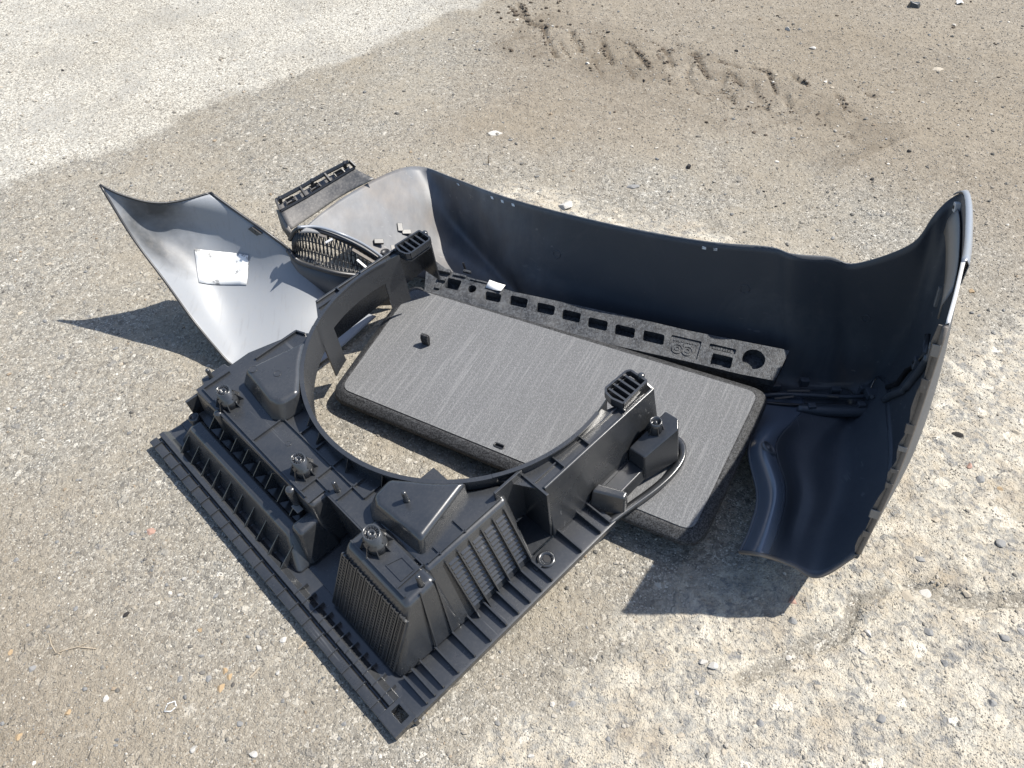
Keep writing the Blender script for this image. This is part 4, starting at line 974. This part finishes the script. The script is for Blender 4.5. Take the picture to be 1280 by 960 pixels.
lp = cr([(x, y, 0) for x, y in lp], 4)
cen = np.array((.74, .06, 0)); inn = []
for k in range(len(lp)):
    t = lp[min(k+1, len(lp)-1)] - lp[max(k-1, 0)]; t = t/np.linalg.norm(t); inn.append(lp[k] + np.array((-t[1], t[0], 0))*.018)
lg = MB().grid([[tuple(p + np.array((0, 0, -.006))) for p in lp], [tuple(p + np.array((0, 0, .006))) for p in lp], [tuple(p*.75 + q*.25 + np.array((0, 0, .008))) for p, q in zip(lp, inn)], [tuple(q + np.array((0, 0, .002))) for q in inn]])
lg.build('flange_loop', K, tray, smooth=True, solid=.003)
# keyhole clip
kh = MB().lathe([(.020, .001), (.020, .007), (.017, .009), (.013, .009), (.012, .003), (0, .003)], (.452, .048, 0), 20); kh.build('keyhole_ring', K, tray, smooth=True)
MB().lathe([(.010, .003), (.010, .0045), (0, .0045)], (.456, .048, 0), 14).build('keyhole', M['black'], tray)
MB().beam((.418, .050, .002), (.444, .048, .002), .012, .006).build('keyhole_slot', K, tray, bevel=.002)
# threaded sockets, pegs
def socket(x, y, z, h, r):
    s = MB().lathe([(r*1.35, 0), (r*1.25, h*.45), (r*1.02, h*.5), (r, h), (r*.82, h), (r*.78, h*.86), (r*.5, h*.86), (r*.46, h*.97), (r*.28, h*.97), (r*.25, h*.85), (0, h*.85)], (x, y, z), 22, 1.0, 1.15)
    o = s.build('socket', K, tray, smooth=True)
    for k in range(8):
        a = k*math.pi/4 + .3; d = Vector((math.cos(a), math.sin(a), 0)); c = Vector((x, y, 0)); t_ = d.cross(Vector((0, 0, 1)))*.001
        pts = [c + d*r*1.1 + Vector((0, 0, z)), c + d*r*2.0 + Vector((0, 0, z)), c + d*r*1.25 + Vector((0, 0, z + h*.55))]
        MB().prism([p - t_ for p in pts], [p + t_ for p in pts]).build('socket_fin', K, o)
    s2 = MB()
    for k in range(14):
        a = k*2*math.pi/14; d = Vector((math.cos(a), 1.15*math.sin(a), 0)); s2.beam(Vector((x, y, z+h*.95)) + d*r*.56, Vector((x, y, z+h*.95)) + d*r*.8, .0012, .002)
    s2.build('socket_teeth', K, o)
socket(.186, .803, .151, .046, .0165); socket(.199, .515, .151, .046, .0155); socket(.197, .252, .165, .048, .0175)
def peg(x, y, z, h, r=.0052):
    MB().lathe([(r*1.5, 0), (r*1.1, .004), (r, h-.002), (r*.75, h), (0, h)], (x, y, z), 12).build('peg', K, tray, smooth=True)
peg(.219, .420, .150, .034); peg(.292, .264, .199, .033); peg(.204, .124, .164, .036); peg(.20, .93, .125, .032)
hull('peg_seat', [(.16,.90),(.26,.90),(.25,.955),(.175,.955)], [(.17,.90),(.25,.90),(.245,.948),(.18,.948)], .10, .126, .003)
for (x, y, r, z) in ((.268,.80,.010,.2005), (.30,.745,.009,.2005), (.215,.60,.007,.1512)):
    MB().lathe([(r, 0), (r, .0006), (r*.85, .0006), (r*.85, .0001), (0, .0001)], (x, y, z), 18).build('mould_mark', K, tray)

# ------------------------------------------------------------------ loose stones, twig and litter, each a thing of its own
def stone_mesh(seed, flat, tone, sharp=.25):
    r = np.random.default_rng(seed); bm = bmesh.new(); bmesh.ops.create_icosphere(bm, subdivisions=3, radius=1.0)
    dirs = r.normal(size=(9, 3)); dirs /= np.linalg.norm(dirs, axis=1)[:, None]; cut = r.uniform(.42, .85, 9)
    for v in bm.verts:
        p = np.array(v.co)
        for d, c in zip(dirs, cut):
            k = p @ d
            if k > c: p = p - d*(k-c)
        v.co = p*np.array((1.0, .72, flat))
    me = bpy.data.meshes.new('stone'); bm.to_mesh(me); bm.free()
    ca = me.attributes.new('tone', 'FLOAT_COLOR', 'POINT'); ca.data.foreach_set('color', np.tile(np.array(tone + (1.0,), np.float32), len(me.vertices)))
    me.materials.append(M['pebble']); return me
TN = {'white': (.55, .53, .49), 'grey': (.27, .27, .265), 'tan': (.42, .31, .19), 'pink': (.42, .27, .215), 'dark': (.035, .033, .032), 'buff': (.46, .41, .33)}
STK = {}
def stone(px, py, size_px, tone, label, group, flat=.5, rot=None, name='stone'):
    p = at(px, py, 0); dist = (p - Vector((0, 0, HC))).length; r = size_px*dist/F/2*1.05
    key = (tone, flat, random.randrange(3))
    if key not in STK: STK[key] = stone_mesh(hash(key[0]) % 1 + len(STK)*13 + 5, flat, TN[tone])
    o = share(name, STK[key], None, (p.x, p.y, gz(p.x, p.y) + r*flat*.15), (random.uniform(-.15, .15), random.uniform(-.15, .15), random.uniform(0, 6.28) if rot is None else rot), (r, r, r))
    tag(o, label, 'stone', group); return o
W1 = [(232,723,8),(324,811,10),(355,800,9),(226,743,7),(348,840,8),(243,936,10),(317,943,10),(133,873,8),(878,828,12),(890,834,13),(1077,815,9),(987,820,9),(1085,793,11),(870,866,8),(663,945,9),(735,79,8),(985,38,9),(1015,61,8),(120,55,6),(670,540,5)]
for x, y, s in W1: stone(x, y, s, 'white', 'small whitish pebble lying loose on the ground', 'whitish pebbles on the ground', .55)
W2 = [(40,836,11),(261,848,9),(165,667,9),(225,849,9),(270,745,8),(990,778,14),(1160,790,12),(1150,700,12),(1040,620,10),(1225,600,12),(1250,680,14),(1100,900,13),(1180,830,12),(950,905,14),(1240,880,13),(20,700,8),(95,760,8),(300,905,9),(430,905,8),(715,880,10),(760,925,10)]
for x, y, s in W2: stone(x, y, s, 'grey', 'small blue-grey pebble half sunk in the ground', 'blue-grey pebbles in the ground', .4)
W3 = [(281,839,9),(287,845,9),(276,859,12),(24,920,9),(84,891,8),(250,787,7),(12,816,7),(1250,612,8),(1215,365,9)]
for x, y, s in W3: stone(x, y, s, 'tan', 'small orange-tan pebble on the ground', 'orange-tan pebbles on the ground', .45)
W4 = [(970,95,6),(1040,110,6),(700,125,6),(770,265,7),(845,270,6),(920,190,5),(60,330,7),(150,455,7),(60,470,8),(25,390,8),(200,220,6),(330,170,6),(1240,470,9),(1270,540,10),(1120,420,8),(560,900,9),(620,860,9),(850,920,10),(905,940,10),(1020,860,11),(1130,870,10),(1210,740,12),(1170,650,10)]
for x, y, s in W4: stone(x, y, s, 'buff', 'small buff pebble pressed into the ground', 'buff pebbles in the ground', .4)
W5 = [(158,768,8),(79,90,4),(406,151,4),(760,40,6),(805,100,5),(1135,190,6),(1090,225,6),(955,240,4),(970,258,4),(920,65,5),(885,70,5)]
for x, y, s in W5: stone(x, y, s, 'dark', 'small dark crumb of stone on the ground', 'dark crumbs on the ground', .6)
stone(861, 209, 9, 'dark', 'dark pebble alone on the gravel behind the bumper', None, .8)
stone(791, 234, 16, 'grey', 'flat dark grey chip lying on the gravel behind the bumper', None, .25, .2)
stone(189, 665, 13, 'pink', 'pinkish flat pebble on the gravel left of the tray', None, .3)
stone(990, 752, 15, 'pink', 'brick-red chip at the edge of the bumper shadow', None, .3)
stone(1212, 583, 9, 'pink', 'small orange-pink chip beside the bumper arch edge', None, .4)
stone(1157, 740, 18, 'white', 'white angular chip on the pale concrete', None, .25, .6)
stone(1133, 746, 20, 'buff', 'flat pale chip beside the white angular chip', None, .2, .1)
stone(1278, 792, 13, 'white', 'white stone at the border of the pale concrete', None, .4)
stone(705, 259, 24, 'white', 'white flat block fragment on the ground behind the bumper', None, .35, .35)
stone(620, 167, 18, 'white', 'thin white splinter lying on the mud behind the bumper', None, .15, .1)
stone(1171, 87, 15, 'buff', 'thin pale splinter on the mud far behind the bumper', None, .15, -.3)
stone(1198, 545, 15, 'dark', 'dark wood-like chip on the pale concrete beside the arch edge', None, .3, -.4)
stone(1254, 799, 12, 'grey', 'grey cobble chip sunk in the pale concrete', None, .4)
# dark plastic lump and white scrap far behind
p = at(1142, 9, 0)
mb = MB().prism([(-.05,-.03,0),(.03,-.04,0),(.055,.0,0),(.02,.04,0),(-.045,.03,0)], [(-.04,-.02,.05),(.01,-.03,.035),(.045,.0,.045),(.01,.03,.03),(-.035,.02,.045)])
o = mb.build('plastic_lump', M['black'], None, bevel=.006); o.scale = (.62, .62, .6); o.location = (p.x, p.y, gz(p.x, p.y) - .002); tag(o, 'broken lump of black plastic on the far mud', 'plastic scrap')
p = at(1199, 5, 0); mb = MB().grid([[(-.03,-.02,.002),(0,-.03,.02),(.03,-.02,.004)],[(-.025,.02,.015),(.005,.02,.03),(.03,.025,.01)]])
o = mb.build('white_scrap', M['paper'], None, solid=.001); o.scale = (.6, .6, .6); o.location = (p.x, p.y, gz(p.x, p.y) + .002); tag(o, 'crumpled white scrap on the far mud', 'litter')
# forked dry twig and a dry stem
t = NT('dry_wood'); M['wood'] = t.out(t.mix(t.noise(120, 4, .6), (.26, .21, .15), (.42, .36, .28)), .8, t.bump(t.noise(300, 3, .6), .4, .001), .2)
def lift(pts, r): return [Vector((q.x, q.y, gz(q.x, q.y) + r)) for q in (at(x, y, 0) for x, y in pts)]
tw_ = empty('dry_twig', Matrix.Translation(at(75, 815, 0))); inv = tw_.matrix_world.inverted(); tag(tw_, 'forked dry twig lying on the gravel left of the tray', 'twig')
for pts, r in (([(61,793),(64,806),(70,816),(76,818)], .0014), ([(68,818),(80,813),(97,809),(120,811)], .0017), ([(97,809),(108,804)], .0010)):
    m_ = MB().tube([inv @ q for q in lift(pts, r)], [r*(1 - .4*k/len(pts)) for k in range(len(pts))], 7); m_.build('branch', M['wood'], tw_, smooth=True)
ds = MB().tube([at(611, 205, .002), at(610, 196, .03), at(612, 192, .045)], [.003, .002, .001], 6).build('grass_stalk', M['wood'], None, smooth=True); tag(ds, 'short dry stem standing on the ground behind the bumper', 'stem')
pl = MB().tube([q for q in lift([(206,890),(210,880),(219,877),(221,884),(214,890),(206,890)], .0015)], .0012, 6).build('plastic_ring', M['paper'], None, smooth=True); tag(pl, 'thin pale plastic ring lying on the gravel', 'litter')
st_ = MB().beam(lift([(312,848)], .001)[0], lift([(325,835)], .001)[0], .003, .002).build('splinter', M['wood'], None); tag(st_, 'short pale wood splinter beside the tray corner', 'splinter')
st_ = MB().beam(lift([(373,812)], .001)[0], lift([(384,801)], .001)[0], .003, .002).build('splinter', M['wood'], None); tag(st_, 'short pinkish wood splinter beside the tray front edge', 'splinter')
bpy.context.view_layer.update()
